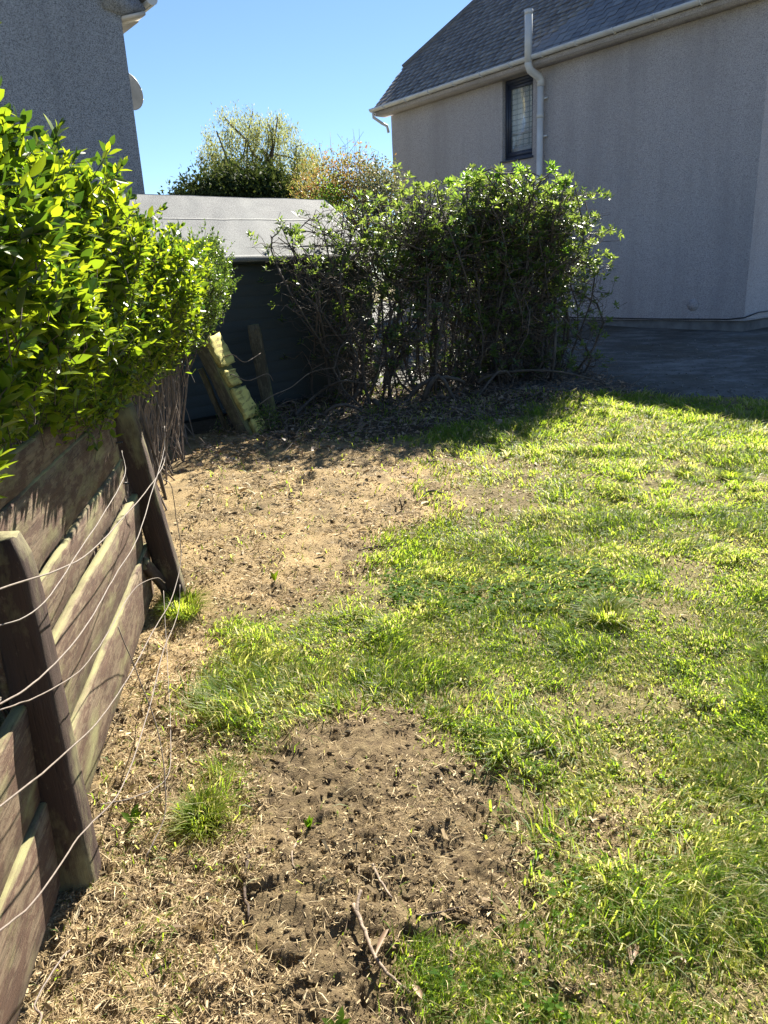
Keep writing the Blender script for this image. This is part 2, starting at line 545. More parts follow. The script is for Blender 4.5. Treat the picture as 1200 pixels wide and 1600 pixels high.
# leaf templates: y runs along the leaf, x across, z is the upper face
LEAF8 = (np.array([(0, 0, 0), (-.17, .25, .05), (.17, .25, .05), (0, .28, 0), (-.2, .6, .04), (.2, .6, .04), (0, .62, -.02), (0, 1, -.09)]),
         np.array([(1, 4, 6, 3), (3, 6, 5, 2)]), np.array([(0, 1, 3), (0, 3, 2), (4, 7, 6), (6, 7, 5)]))
LEAFP = (np.array([(0, 0, 0), (-.15, .16, .03), (.15, .16, .03), (-.235, .40, .05), (.235, .40, .05), (-.19, .66, .04), (.19, .66, .04), (-.07, .88, -.02), (.07, .88, -.02), (0, 1, -.07), (0, .20, 0), (0, .45, -.015), (0, .70, -.03)]),
         np.array([(1, 3, 11, 10), (10, 11, 4, 2), (3, 5, 12, 11), (11, 12, 6, 4), (5, 7, 9, 12), (12, 9, 8, 6)]), np.array([(0, 1, 10), (0, 10, 2)]))
LEAF4 = (np.array([(0, 0, 0), (-.24, .45, .06), (0, 1, -.04), (.24, .45, .06)]), np.zeros((0, 4), int), np.array([(0, 2, 1), (0, 3, 2)]))
LEAFN = (np.array([(0, 0, 0), (-.15, .5, .04), (0, 1, -.12), (.15, .5, .04)]), np.zeros((0, 4), int), np.array([(0, 2, 1), (0, 3, 2)]))

def frames(d, nrm):
    """rotation matrices (N,3,3) with y along d and z near nrm"""
    d = d / (np.linalg.norm(d, axis=1, keepdims=True) + 1e-9)
    x = np.cross(d, nrm); x /= np.linalg.norm(x, axis=1, keepdims=True) + 1e-9
    z = np.cross(x, d)
    return np.stack([x, d, z], -1)

def scatter(name, tmpl, pos, R, size, mat, parent=None, rnd=None, width=None, n_obj=0, part='leaf', mass='foliage', kindstuff=True, near=True):
    """leaves: the n_obj largest in view become objects of their own, the rest one mesh"""
    T, q, t = tmpl
    Nn = len(pos)
    if rnd is None: rnd = rng.random(Nn)
    S = np.repeat(size[:, None], 3, 1)
    if width is not None: S[:, 0] *= width
    idx = np.arange(Nn)
    if n_obj:
        dist = np.linalg.norm(pos - CAM, axis=1)
        vis = size / dist
        if near is not True: vis = vis * near
        order = np.argsort(-vis)
        own, idx = order[:n_obj], order[n_obj:]
        me = mk(part, T, [q, t], mat, link=False, rnd=np.zeros(len(T)))
        for i in own:
            Mx = Matrix([list(R[i][a] * S[i]) + [pos[i][a]] for a in range(3)] + [[0, 0, 0, 1]])
            place(part, me, parent, Mx)
    if len(idx):
        P = np.einsum('nij,kj,nj->nki', R[idx], T, S[idx]) + pos[idx][:, None]
        k = len(T); b = (np.arange(len(idx)) * k)[:, None, None]
        F = []
        if len(q): F.append((q[None] + b).reshape(-1, 4))
        if len(t): F.append((t[None] + b).reshape(-1, 3))
        o = mk(mass, P.reshape(-1, 3), F, mat, parent, rnd=np.repeat(rnd[idx], k))
        if kindstuff and (n_obj or parent is not None): o['kind'] = 'stuff'
        return o

# ------------------------------------------------------------------ noise for terrain and masks
def _hash(ix, iy, s):
    h = (ix * 374761393 + iy * 668265263 + s * 1442695041) & 0xFFFFFFFF
    h = ((h ^ (h >> 13)) * 1274126177) & 0xFFFFFFFF
    return ((h ^ (h >> 16)) & 0xFFFFFF) / float(0xFFFFFF)

def vnoise(x, y, s=0):
    x = np.asarray(x, dtype=float); y = np.asarray(y, dtype=float)
    ix = np.floor(x).astype(np.int64); iy = np.floor(y).astype(np.int64)
    fx = x - ix; fy = y - iy
    fx = fx * fx * (3 - 2 * fx); fy = fy * fy * (3 - 2 * fy)
    a = _hash(ix, iy, s); b = _hash(ix + 1, iy, s); c = _hash(ix, iy + 1, s); d = _hash(ix + 1, iy + 1, s)
    return a + (b - a) * fx + (c - a) * fy + (a - b - c + d) * fx * fy

def fbm(x, y, s=0, o=4):
    r = 0; a = 0.5
    for i in range(o):
        r = r + a * vnoise(x, y, s + i * 17); x = x * 2.03 + 11.3; y = y * 2.03 + 5.7; a *= 0.5
    return r / (1 - 0.5 ** o)

def inside(x, y, poly):
    r = np.zeros(np.shape(x), bool)
    n = len(poly)
    for i in range(n):
        x1, y1 = poly[i]; x2, y2 = poly[(i + 1) % n]
        c = ((y1 > y) != (y2 > y))
        xi = (x2 - x1) * (y - y1) / ((y2 - y1) if y2 != y1 else 1e-9) + x1
        r ^= c & (x < xi)
    return r

POLY = dict(
    chips=[(-2.3, 7.0), (-1.67, 7.4), (0.26, 6.6), (0.71, 5.5), (0.51, 4.68), (0.15, 4.25), (-0.01, 3.78), (-0.2, 3.4), (-0.51, 3.19), (-0.99, 3.3), (-1.6, 3.6), (-1.9, 4.5)],
    litter=[(-1.6, 3.7), (-0.80, 3.15), (-0.76, 2.60), (-0.70, 2.30), (-0.52, 2.32), (-0.42, 2.0), (-0.40, 1.53), (-0.28, 1.0), (-1.4, 0.9), (-1.4, 2.0)],
    soil=[(-0.06, 2.55), (0.26, 2.11), (0.45, 1.92), (0.45, 1.72), (0.29, 1.49), (0.12, 1.32), (0.07, 1.0), (-0.34, 1.0), (-0.43, 1.58), (-0.42, 1.8), (-0.46, 2.16), (-0.32, 2.43)],
    tuft_a=[(-0.82, 2.75), (-0.65, 2.93), (-0.03, 2.71), (-0.06, 2.5), (-0.28, 2.5), (-0.44, 2.37), (-0.72, 2.37)],
    tuft_b=[(-0.68, 2.16), (-0.63, 2.28), (-0.50, 2.06), (-0.47, 1.90), (-0.54, 1.80), (-0.64, 1.92)],
    clover=[(0.06, 3.77), (0.57, 3.93), (1.21, 3.62), (1.18, 3.17), (0.99, 2.93), (0.45, 3.12), (-0.02, 3.23)],
    clover_b=[(0.15, 1.26), (0.24, 1.36), (0.33, 1.32), (0.36, 1.1), (0.14, 1.1)],
    tuft_c=[(0.33, 1.78), (0.58, 1.62), (0.71, 1.43), (0.71, 1.27), (0.49, 1.31), (0.39, 1.42), (0.25, 1.40), (0.31, 1.49)],
    bare_a=[(0.51, 1.78), (0.71, 1.74), (0.63, 1.59), (0.55, 1.6)],
    bare_b=[(0.28, 1.37), (0.44, 1.30), (0.41, 1.15), (0.36, 1.15)],
    thin=[(0.1, 5.9), (0.71, 6.0), (1.45, 5.62), (1.45, 5.05), (0.9, 4.4), (0.42, 4.4)],
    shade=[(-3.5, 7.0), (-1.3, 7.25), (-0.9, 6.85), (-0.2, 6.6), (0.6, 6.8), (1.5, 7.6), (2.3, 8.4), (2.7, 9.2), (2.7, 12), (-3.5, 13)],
)

def masks(x, y):
    wx = x + (fbm(x * 3.1, y * 3.1, 3) - .5) * (0.16 + 0.06 * np.clip(y, 0, 6)) + (vnoise(x * 14, y * 14, 8) - .5) * 0.09 + (vnoise(x * 40, y * 40, 18) - .5) * 0.06
    wy = y + (fbm(x * 3.1, y * 3.1, 5) - .5) * (0.16 + 0.10 * np.clip(y, 0, 6)) + (vnoise(x * 14, y * 14, 9) - .5) * 0.09 + (vnoise(x * 40, y * 40, 19) - .5) * 0.06
    return {k: inside(wx, wy, p).astype(float) for k, p in POLY.items()}

def drive_edge(x):
    """y at which the lawn stops and the tarmac begins"""
    return 8.92 - 0.52 * (np.clip(np.asarray(x), -1, 7) - 1.5) + (vnoise(np.asarray(x) * 1.7, 3.3, 4) - .5) * 0.35

def gz0(x, y):
    return 0.03 * np.clip(y, -10, 22)

def gz(x, y, m=None):
    x = np.asarray(x, dtype=float); y = np.asarray(y, dtype=float)
    m = m or masks(x, y)
    near = np.clip((10.5 - y) / 2.5, 0, 1) * np.clip((6 - np.abs(x)) / 2, 0, 1)
    rough = np.clip((fbm(x * 3.7, y * 3.7, 55, 3) - .38) * 5, 0, 1)
    bare = np.clip(m['soil'] * .8 + m['litter'] + 0.7 * m['chips'] + m['bare_a'] + m['bare_b'], 0, 1)
    z = (fbm(x * 1.3, y * 1.3, 21, 3) - .5) * 0.07
    z += (fbm(x * 9, y * 9, 31, 4) - .5) * (0.022 + 0.030 * bare)
    wx = x + (fbm(x * 8, y * 8, 61, 3) - .5) * .16; wy = y + (fbm(x * 8, y * 8, 62, 3) - .5) * .16
    rid = np.abs(fbm(wx * 5, wy * 8, 41, 3) - .5) * 2
    z += -np.clip(0.16 - rid, 0, 1) * 0.15 * (0.12 + bare) * (.3 + .7 * rough)
    z += (fbm(wx * 17, wy * 17, 51, 3) - .5) * 0.022 * (0.3 + bare) * (.35 + .75 * rough) * np.clip((5 - y) / 2, 0, 1)
    return gz0(x, y) + z * near

# ------------------------------------------------------------------ ground
def build_ground():
    yf = [0.0]
    ys = [-250, -60, -15, -5, -2, -0.5, 0.3, 0.8]
    y = 1.0
    while y < 12: ys.append(y); y += 0.0062 * y + 0.0012 * y * y * 0.35
    ys += [12.5, 13.5, 15, 17, 20, 22, 26, 35, 60, 120, 300, 900]
    ys = np.array(ys)
    wf = np.linspace(-0.80, 0.80, 372)
    ws = np.concatenate([[-80, -20, -8, -4, -2.4, -1.7, -1.3, -1.1, -1.0, -.93, -.86], wf, [.83, .86, .90, .95, 1.0, 1.1, 1.3, 1.7, 2.4, 4, 8, 20, 80]])
    W, Y = np.meshgrid(ws, ys)
    X = W * np.maximum(Y, 1.0)
    X = np.where(np.abs(W) > 3, np.sign(W) * np.maximum(np.abs(X), np.abs(W) * 4), X)
    m = masks(X, Y)
    Z = gz(X, Y, m)
    soft = {k: v * 0 for k, v in m.items()}
    for i in range(7):
        jx, jy = rng.normal(size=2) * .06
        mm = masks(X + jx, Y + jy * 1.5)
        for k in soft: soft[k] = soft[k] + mm[k] / 7
    m = soft
    dr = np.clip((Y - drive_edge(X)) / 0.3, 0, 1)
    Z -= 0.03 * dr * (Y < 30)
    ny, nx = X.shape
    idx = np.arange(ny * nx).reshape(ny, nx)
    Q = np.stack([idx[:-1, :-1], idx[:-1, 1:], idx[1:, 1:], idx[1:, :-1]], -1).reshape(-1, 4)
    lit = np.clip(m['chips'] + 0.95 * m['litter'] * (fbm(X * 4, Y * 4, 77) > .36) + 0.35 * (1 - m['soil']) , 0, 1) * (0.55 + 0.45 * vnoise(X * 7, Y * 7, 61))
    lit = lit * (1 - 0.6 * m['soil']) * (1 - .75 * np.clip((fbm(X * 5.5, Y * 9, 201, 4) - .53) * 9, 0, 1))
    turf = np.clip(1 - m['chips'] - m['litter'] - m['soil'] - m['shade'] - .8 * m['bare_a'] - .8 * m['bare_b'] - .5 * m['thin'], 0, 1) * 0.8
    shade_dark = 0.85 * m['shade']  # shade beneath the shrubs, painted in as darker ground colour
    cov = np.stack([lit, turf, shade_dark, np.ones_like(lit)], -1)
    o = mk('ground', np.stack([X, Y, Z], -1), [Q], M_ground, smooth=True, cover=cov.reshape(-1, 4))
    tag(o, kind='structure')
build_ground()

def build_drive():
    xs = np.linspace(-0.5, 26, 160)
    t = np.linspace(0, 1, 40)
    X, Tt = np.meshgrid(xs, t)
    y0 = drive_edge(X); Y = y0 * (1 - Tt) + 34 * Tt
    Z = gz0(X, Y) + 0.012 + (fbm(X * 1.1, Y * 1.1, 90) - .5) * 0.035 - 0.03 * (Tt == 0)
    idx = np.arange(X.size).reshape(X.shape)
    Q = np.stack([idx[:-1, :-1], idx[:-1, 1:], idx[1:, 1:], idx[1:, :-1]], -1).reshape(-1, 4)
    tag(mk('driveway', np.stack([X, Y, Z], -1), [Q], M_tarmac, smooth=True), kind='structure')
build_drive()

def drive_grit():
    n = 2600
    x = rng.uniform(1.5, 9.5, n); y = drive_edge(x) + .02 + rng.random(n) ** 1.8 * 5.5
    th_ = HA_[1] + (x - HA_[0]) * -1.28
    ok = y < th_ - .1; x, y = x[ok], y[ok]; n = len(x)
    V0 = np.array([(1, 0, 0), (-1, 0, 0), (0, 1, 0), (0, -1, 0), (0, 0, .7), (0, 0, -.7)])
    T0 = np.array([(0, 2, 4), (2, 1, 4), (1, 3, 4), (3, 0, 4), (2, 0, 5), (1, 2, 5), (3, 1, 5), (0, 3, 5)])
    sz = .006 + .018 * rng.random(n) ** 3
    an = rng.uniform(0, 6.28, n); c, sn = np.cos(an)[:, None], np.sin(an)[:, None]
    P = V0[None] * sz[:, None, None] * rng.uniform(.5, 1.4, (n, 6, 1))
    P = np.stack([P[..., 0] * c - P[..., 1] * sn, P[..., 0] * sn + P[..., 1] * c, P[..., 2]], -1)
    P += np.stack([x, y, gz0(x, y) + .012 + (fbm(x * 1.1, y * 1.1, 90) - .5) * .035 + sz * .3], -1)[:, None]
    o = mk('grit', P.reshape(-1, 3), [(T0[None] + (np.arange(n) * 6)[:, None, None]).reshape(-1, 3)], M_grit, rnd=np.repeat(rng.random(n), 6))
    tag(o, 'loose pale grit and small stones scattered over the shaded driveway', 'gravel', kind='stuff')
HA_ = (6.5, 13.28)
M_grit = plain('grit_stone', (0.16, 0.155, 0.145), 0.85, 0.5, 3, 0.1)
drive_grit()

# ------------------------------------------------------------------ right-hand house
TH = rad(-38)
HU = np.array([math.sin(TH), math.cos(TH), 0.0])      # along the wall, away from the camera
HV = np.array([-math.cos(TH), math.sin(TH), 0.0])     # out of the wall, towards the lawn
HZ = np.array([0, 0, 1.0])
HA = np.array([6.5, 13.28, 0.0])
def hp(u, v, z): return HA + HU * u + HV * v + HZ * z
L, DEP, EZ = 9.45, 7.4, 5.62
house = thing('roughcast_house', 'two-storey house with pinkish grey roughcast wall, slate roof and one small window', 'house', tuple(hp(0, 0, 0.3)))

def build_house():
    wl = MB()
    u1, u2, z1, z2 = 4.84, 5.69, 3.95, 5.53
    zb, zt, rv = 0.60, EZ, 0.16
    def quad(a, b, c, d): wl.add([a, b, c, d], [(0, 1, 2, 3)])
    for (ua, ub, za, zc) in ((0, u1, zb, zt), (u2, L, zb, zt), (u1, u2, zb, z1), (u1, u2, z2, zt)):
        quad(hp(ua, 0, za), hp(ua, 0, zc), hp(ub, 0, zc), hp(ub, 0, za))
    # reveals
    quad(hp(u1, 0, z1), hp(u1, 0, z2), hp(u1, -rv, z2), hp(u1, -rv, z1))
    quad(hp(u2, 0, z1), hp(u2, -rv, z1), hp(u2, -rv, z2), hp(u2, 0, z2))
    quad(hp(u1, 0, z2), hp(u2, 0, z2), hp(u2, -rv, z2), hp(u1, -rv, z2))
    quad(hp(u1, 0, z1), hp(u1, -rv, z1), hp(u2, -rv, z1), hp(u2, 0, z1))
    # gables (to the foot of the half hips) and back
    gz_ = 6.65; gv = (gz_ - 5.70) / 1.0 - 0.02
    for u, s in ((0, 1), (L, -1)):
        P = [hp(u, 0, zb), hp(u, -DEP, zb), hp(u, -DEP, zt), hp(u, -DEP + gv, gz_), hp(u, -gv, gz_), hp(u, 0, zt)]
        wl.add(P, [(0, 1, 2, 5), (5, 2, 3, 4)] if s > 0 else [(0, 5, 2, 1), (5, 4, 3, 2)])
    quad(hp(0, -DEP, zb), hp(L, -DEP, zb), hp(L, -DEP, zt), hp(0, -DEP, zt))
    # bellcast lip above the plinth
    wl.box(hp(-0.02, 0.001, zb), HU * (L + .04), HV * 0.025, HZ * 0.03)
    wl.box(hp(-0.027, -DEP, zb), HV * DEP, HU * 0.025, HZ * 0.03)
    wl.build('wall', M_harl_r, house)
    pl = MB()
    pl.box(hp(0.015, -DEP + .015, 0.15), HU * (L - .03), HV * (DEP - .03), HZ * 0.45)
    pl.build('plinth', M_concrete, house)
    bs = MB(); bs.tube([hp(0.97, 0.0, .88), hp(.97, 0.012, .88)], .11, 14); bs.build('blanked_vent', M_harl_r, house)
    # window
    wf = MB()
    fo, fd = 0.065, 0.06
    vb = -0.10
    def bar(ua, ub, za, zc, v0=vb, dep=fd, mb=wf): mb.box(hp(ua, v0 - dep, za), HU * (ub - ua), HV * dep, HZ * (zc - za))
    bar(u1 - .0, u2, z2 - fo, z2 - .002); bar(u1, u2, z1 + .002, z1 + fo)
    bar(u1 + .001, u1 + fo, z1 + fo, z2 - fo); bar(u2 - fo, u2 - .001, z1 + fo, z2 - fo)
    win = wf.build('window', M_frame, house)
    sa = MB()
    bar(u1 + fo, u2 - fo, z2 - fo - .05, z2 - fo - .003, vb - .015, .045, sa); bar(u1 + fo, u2 - fo, z2 - fo - .12, z2 - fo - .055, vb - .02, .04, sa)
    bar(u1 + fo, u2 - fo, z1 + fo + .003, z1 + fo + .10, vb - .015, .045, sa)
    bar(u1 + fo + .003, u1 + fo + .05, z1 + fo + .10, z2 - fo - .12, vb - .015, .045, sa); bar(u2 - fo - .06, u2 - fo - .003, z1 + fo + .10, z2 - fo - .12, vb - .015, .045, sa)
    sa.build('sash', M_frame, win)
    gl = MB(); gl.box(hp(u1 + .1, vb - .05, z1 + .15), HU * (u2 - u1 - .2), HV * .006, HZ * (z2 - z1 - .32)); gl.build('pane', M_glass, win)
    sl = MB(); sl.box(hp(u1 - .03, -.10, z1 - .035), HU * (u2 - u1 + .06), HV * .145, HZ * .04); sl.build('sill', M_frame, win)
    # net curtain just behind the glass, with its local XY in the window plane
    cw, ch = u2 - u1 - .16, z2 - z1 - .2
    k = 24
    cs = np.linspace(0, 1, k)
    V = []
    for zz in (0, ch):
        for c in cs: V.append((c * cw, zz, 0.012 * math.sin(c * 40)))
    me = mk('curtain', V, [np.array([(i, i + 1, k + i + 1, k + i) for i in range(k - 1)])], M_curtain, link=False)
    Mx = Matrix([list(x) for x in np.stack([HU, HZ, -HV], -1)]).to_4x4()
    Mx.translation = Vector(hp(u1 + .08, vb - .09, z1 + .1))
    place('curtain', me, win, Mx)
    cb = MB(); cb.box(hp(u1 + .1, vb - .085, z1 + .14), HU * (u2 - u1 - .2), HV * .02, HZ * .12); cb.build('white_ledge', M_upvc, win)
    cb = MB(); cb.box(hp(u1 + .1, vb - .085, z1 + .52), HU * (u2 - u1 - .2), HV * .012, HZ * .035); cb.build('rail', M_upvc, win)

    # roof: 45 degree slopes with half hips
    oh = 0.35
    ez = 5.70
    ru = L + 0.23; rl = -0.23
    half = DEP / 2 + oh
    s = 1.43 * math.cos(rad(45))     # horizontal reach of the verge before the half hip
    hipu = (half - s)                # inward reach of the hip at the ridge
    def rp(u, h, side=1):            # h horizontal distance in from the eave
        v = oh - h if side > 0 else -DEP - oh + h
        return hp(u, v, ez + h)
    under = MB()
    e = -0.03
    for side in (1, -1):
        P = [rp(rl, 0, side), rp(ru, 0, side), rp(ru, s, side), rp(ru - hipu, half, side), rp(rl + hipu, half, side), rp(rl, s, side)]
        P = [p + HZ * e for p in P]
        under.add(P, [(0, 1, 2, 5), (5, 2, 3, 4)])
        under.add([p - HZ * .05 for p in P], [(0, 5, 2, 1), (5, 4, 3, 2)])
    for ue, ui in ((ru, ru - hipu), (rl, rl + hipu)):
        P = [rp(ue, s, 1), rp(ue, s, -1), rp(ui, half, 1)]
        under.add([p + HZ * e for p in P], [], [(0, 1, 2)])
    # verge board edge
    for ue in (ru, rl):
        for side in (1, -1):
            under.add([rp(ue, 0, side) + HZ * .0, rp(ue, 0, side) - HZ * .16, rp(ue, s, side) - HZ * .16, rp(ue, s, side)], [(0, 1, 2, 3)])
        under.add([rp(ue, s, 1), rp(ue, s, 1) - HZ * .2, rp(ue, s, -1) - HZ * .2, rp(ue, s, -1)], [(0, 1, 2, 3)])
    roof = under.build('roof', M_lead, house)
    # soffit boards
    so = MB(); so.box(hp(rl, 0.002, ez - .17), HU * (ru - rl), HV * (oh - .03), HZ * .02)
    so.box(hp(rl, oh - .03, ez - .17), HU * (ru - rl), HV * .02, HZ * .15); so.build('soffit', M_harl_r, house)
    # slates on the front slope, one by one
    sl_n = unit(HV + HZ); sl_up = unit(-HV + HZ)
    base = rp(0, 0)
    places = []
    course = 0.155
    nC = int(half * 1.4142 / course)
    for r in range(nC):
        upd = r * course - 0.04
        h = upd / 1.4142
        if h > s: a, bnd = rl + (h - s), ru - (h - s)
        else: a, bnd = rl, ru
        w0 = 0.21
        u = a - (0.5 * w0 if r % 2 else 0)
        while u < bnd:
            w = w0 * random.uniform(.8, 1.2)
            ua, ub = max(u, a), min(u + w, bnd)
            if ub - ua > .05: places.append((ua, ub, upd, random.gauss(0, .003), random.uniform(0, .005), random.random()))
            u += w
    def slate_corners(p):
        ua, ub, d, dd, lift, _ = p
        th = 0.011
        o = base + HU * (ua + .003) + sl_up * (d + dd) + sl_n * (0.014 + lift)
        a = HU * (ub - ua - .006); b_ = sl_up * (course * 1.5) - sl_n * 0.017; c = sl_n * th
        return o, a, b_, c
    def dist(p): return np.linalg.norm(base + HU * p[0] + sl_up * p[2] - CAM) + (0 if p[2] < 3.4 else 50)
    places.sort(key=dist)
    unitbox = MB(); unitbox.box((0, 0, 0), (1, 0, 0), (0, 1, 0), (0, 0, 1)); 
    me = mk('slate', np.concatenate(unitbox.v), [np.concatenate(unitbox.q)], M_slate, link=False, rnd=np.zeros(8))
    for p in places[:300]:
        o, a, b_, c = slate_corners(p)
        Mx = Matrix([[a[i], b_[i], c[i], o[i]] for i in range(3)] + [[0, 0, 0, 1]])
        place('slate', me, roof, Mx)
    rest = MB()
    for p in places[300:]:
        o, a, b_, c = slate_corners(p); rest.box(o, a, b_, c, r=p[5])
    tag(rest.build('slates', M_slate, roof), kind='stuff')
    # hip and verge caps
    def cap(p, q, r_=0.07):
        mb = MB(); mb.tube([p + HZ * .02, q + HZ * .02], r_, 8); return mb
    for ue, ui in ((ru, ru - hipu), (rl, rl + hipu)):
        for side in (1, -1):
            cap(rp(ue, s, side), rp(ui, half, side)).build('hip_cap', M_lead, roof)
    cap(rp(rl + hipu, half), rp(ru - hipu, half), .09).build('ridge_cap', M_lead, roof)
    # gutters
    def gutter(p, q, r_=0.065, name='gutter'):
        d = unit(q - p); side_ = unit(np.cross(d, HZ))
        mb = MB(); k = 9
        ring = []
        for i in range(k):
            a = math.pi * i / (k - 1)
            ring.append((math.cos(a), -math.sin(a)))
        inner = [(c * .9, s_ * .9) for c, s_ in reversed(ring)]
        prof = ring + inner
        n = len(prof)
        V = [P + side_ * a * r_ + HZ * b_ * r_ for P in (p, q) for a, b_ in prof]
        mb.add(V, [(i, (i + 1) % n, n + (i + 1) % n, n + i) for i in range(n)])
        for P, sg in ((p, -1), (q, 1)):     # stop ends
            c = [P + side_ * a * r_ + HZ * b_ * r_ + d * sg * .004 for a, b_ in ring]
            mb.add(c + [P + d * sg * .004], [], [(i, i + 1, k) for i in range(k - 1)])
        return mb.build(name, M_upvc, house)
    g = gutter(hp(rl - .02, oh + .06, ez - .01), hp(ru + .05, oh + .06, ez - .01), .075)
    for i in range(12):
        u = rl + .4 + i * .82
        mb = MB()
        pts = [hp(u, oh + .06 + .083 * math.cos(a), ez - .01 - .083 * math.sin(a)) for a in np.linspace(0, math.pi, 9)]
        mb.tube(pts, .012, 5); mb.build('bracket', M_upvc, g)
    gutter(hp(ru + .07, -s + .25 + .1, ez + s - .08), hp(ru + .07, -DEP + s - .4, ez + s - .08), .06)
    # swan neck at the far corner
    mb = MB(); mb.tube([hp(ru - .02, oh + .06, ez - .05), hp(ru - .02, oh + .05, ez - .2), hp(ru - .1, .2, ez - .33), hp(L + .06, .09, ez - .4), hp(L + .06, .05, ez - .55)], .035, 8); mb.build('swan_neck', M_upvc, house, True)
    # flue standing through the eave, offset, and pipe down the wall
    up_ = 4.57
    mb = MB(); mb.tube([hp(up_, .35 + .12, 5.56), hp(up_, .35 + .12, 6.42)], .075, 14); fl = mb.build('flue_pipe', M_upvc, house, True)
    mb = MB(); mb.tube([hp(up_, .47, 6.40), hp(up_, .47, 6.48)], .083, 14); mb.build('flue_cap', M_upvc, fl)
    mb = MB(); mb.tube([hp(up_, .47, 5.60), hp(up_, .47, 5.54), hp(up_ - .01, .42, 5.44), hp(4.55, .17, 5.35), hp(4.54, .12, 5.28), hp(4.54, .12, 5.18)], .075, 14); mb.build('offset_bend', M_upvc, house, True)
    mb = MB(); mb.tube([hp(4.54, .12, 5.22), hp(4.54, .12, .5)], .066, 14); dp = mb.build('down_pipe', M_upvc, house, True)
    for z in (5.18, 4.6, 3.1, 1.6):
        mb = MB(); mb.tube([hp(4.54, .12, z), hp(4.54, .12, z + .09)], .073, 14); mb.build('pipe_collar', M_upvc, dp)
    for z in (4.95, 4.25, 2.7, 1.2):
        mb = MB(); mb.box(hp(4.43, 0.001, z), HU * .22, HV * .06, HZ * .03); mb.build('pipe_clip', M_upvc, dp)
    mb = MB(); mb.tube([hp(7, .03, .655), hp(3.6, .035, .64), hp(1.6, .035, .625), hp(.25, .035, .63), hp(-.03, .04, .66), hp(-.05, -.4, .72), hp(-.05, -DEP * .6, .74)], .012, 5)
    tag(mb.build('cable', M_darkwire), 'thin black cable clipped along the foot of the right-hand house wall', 'cable')
build_house()

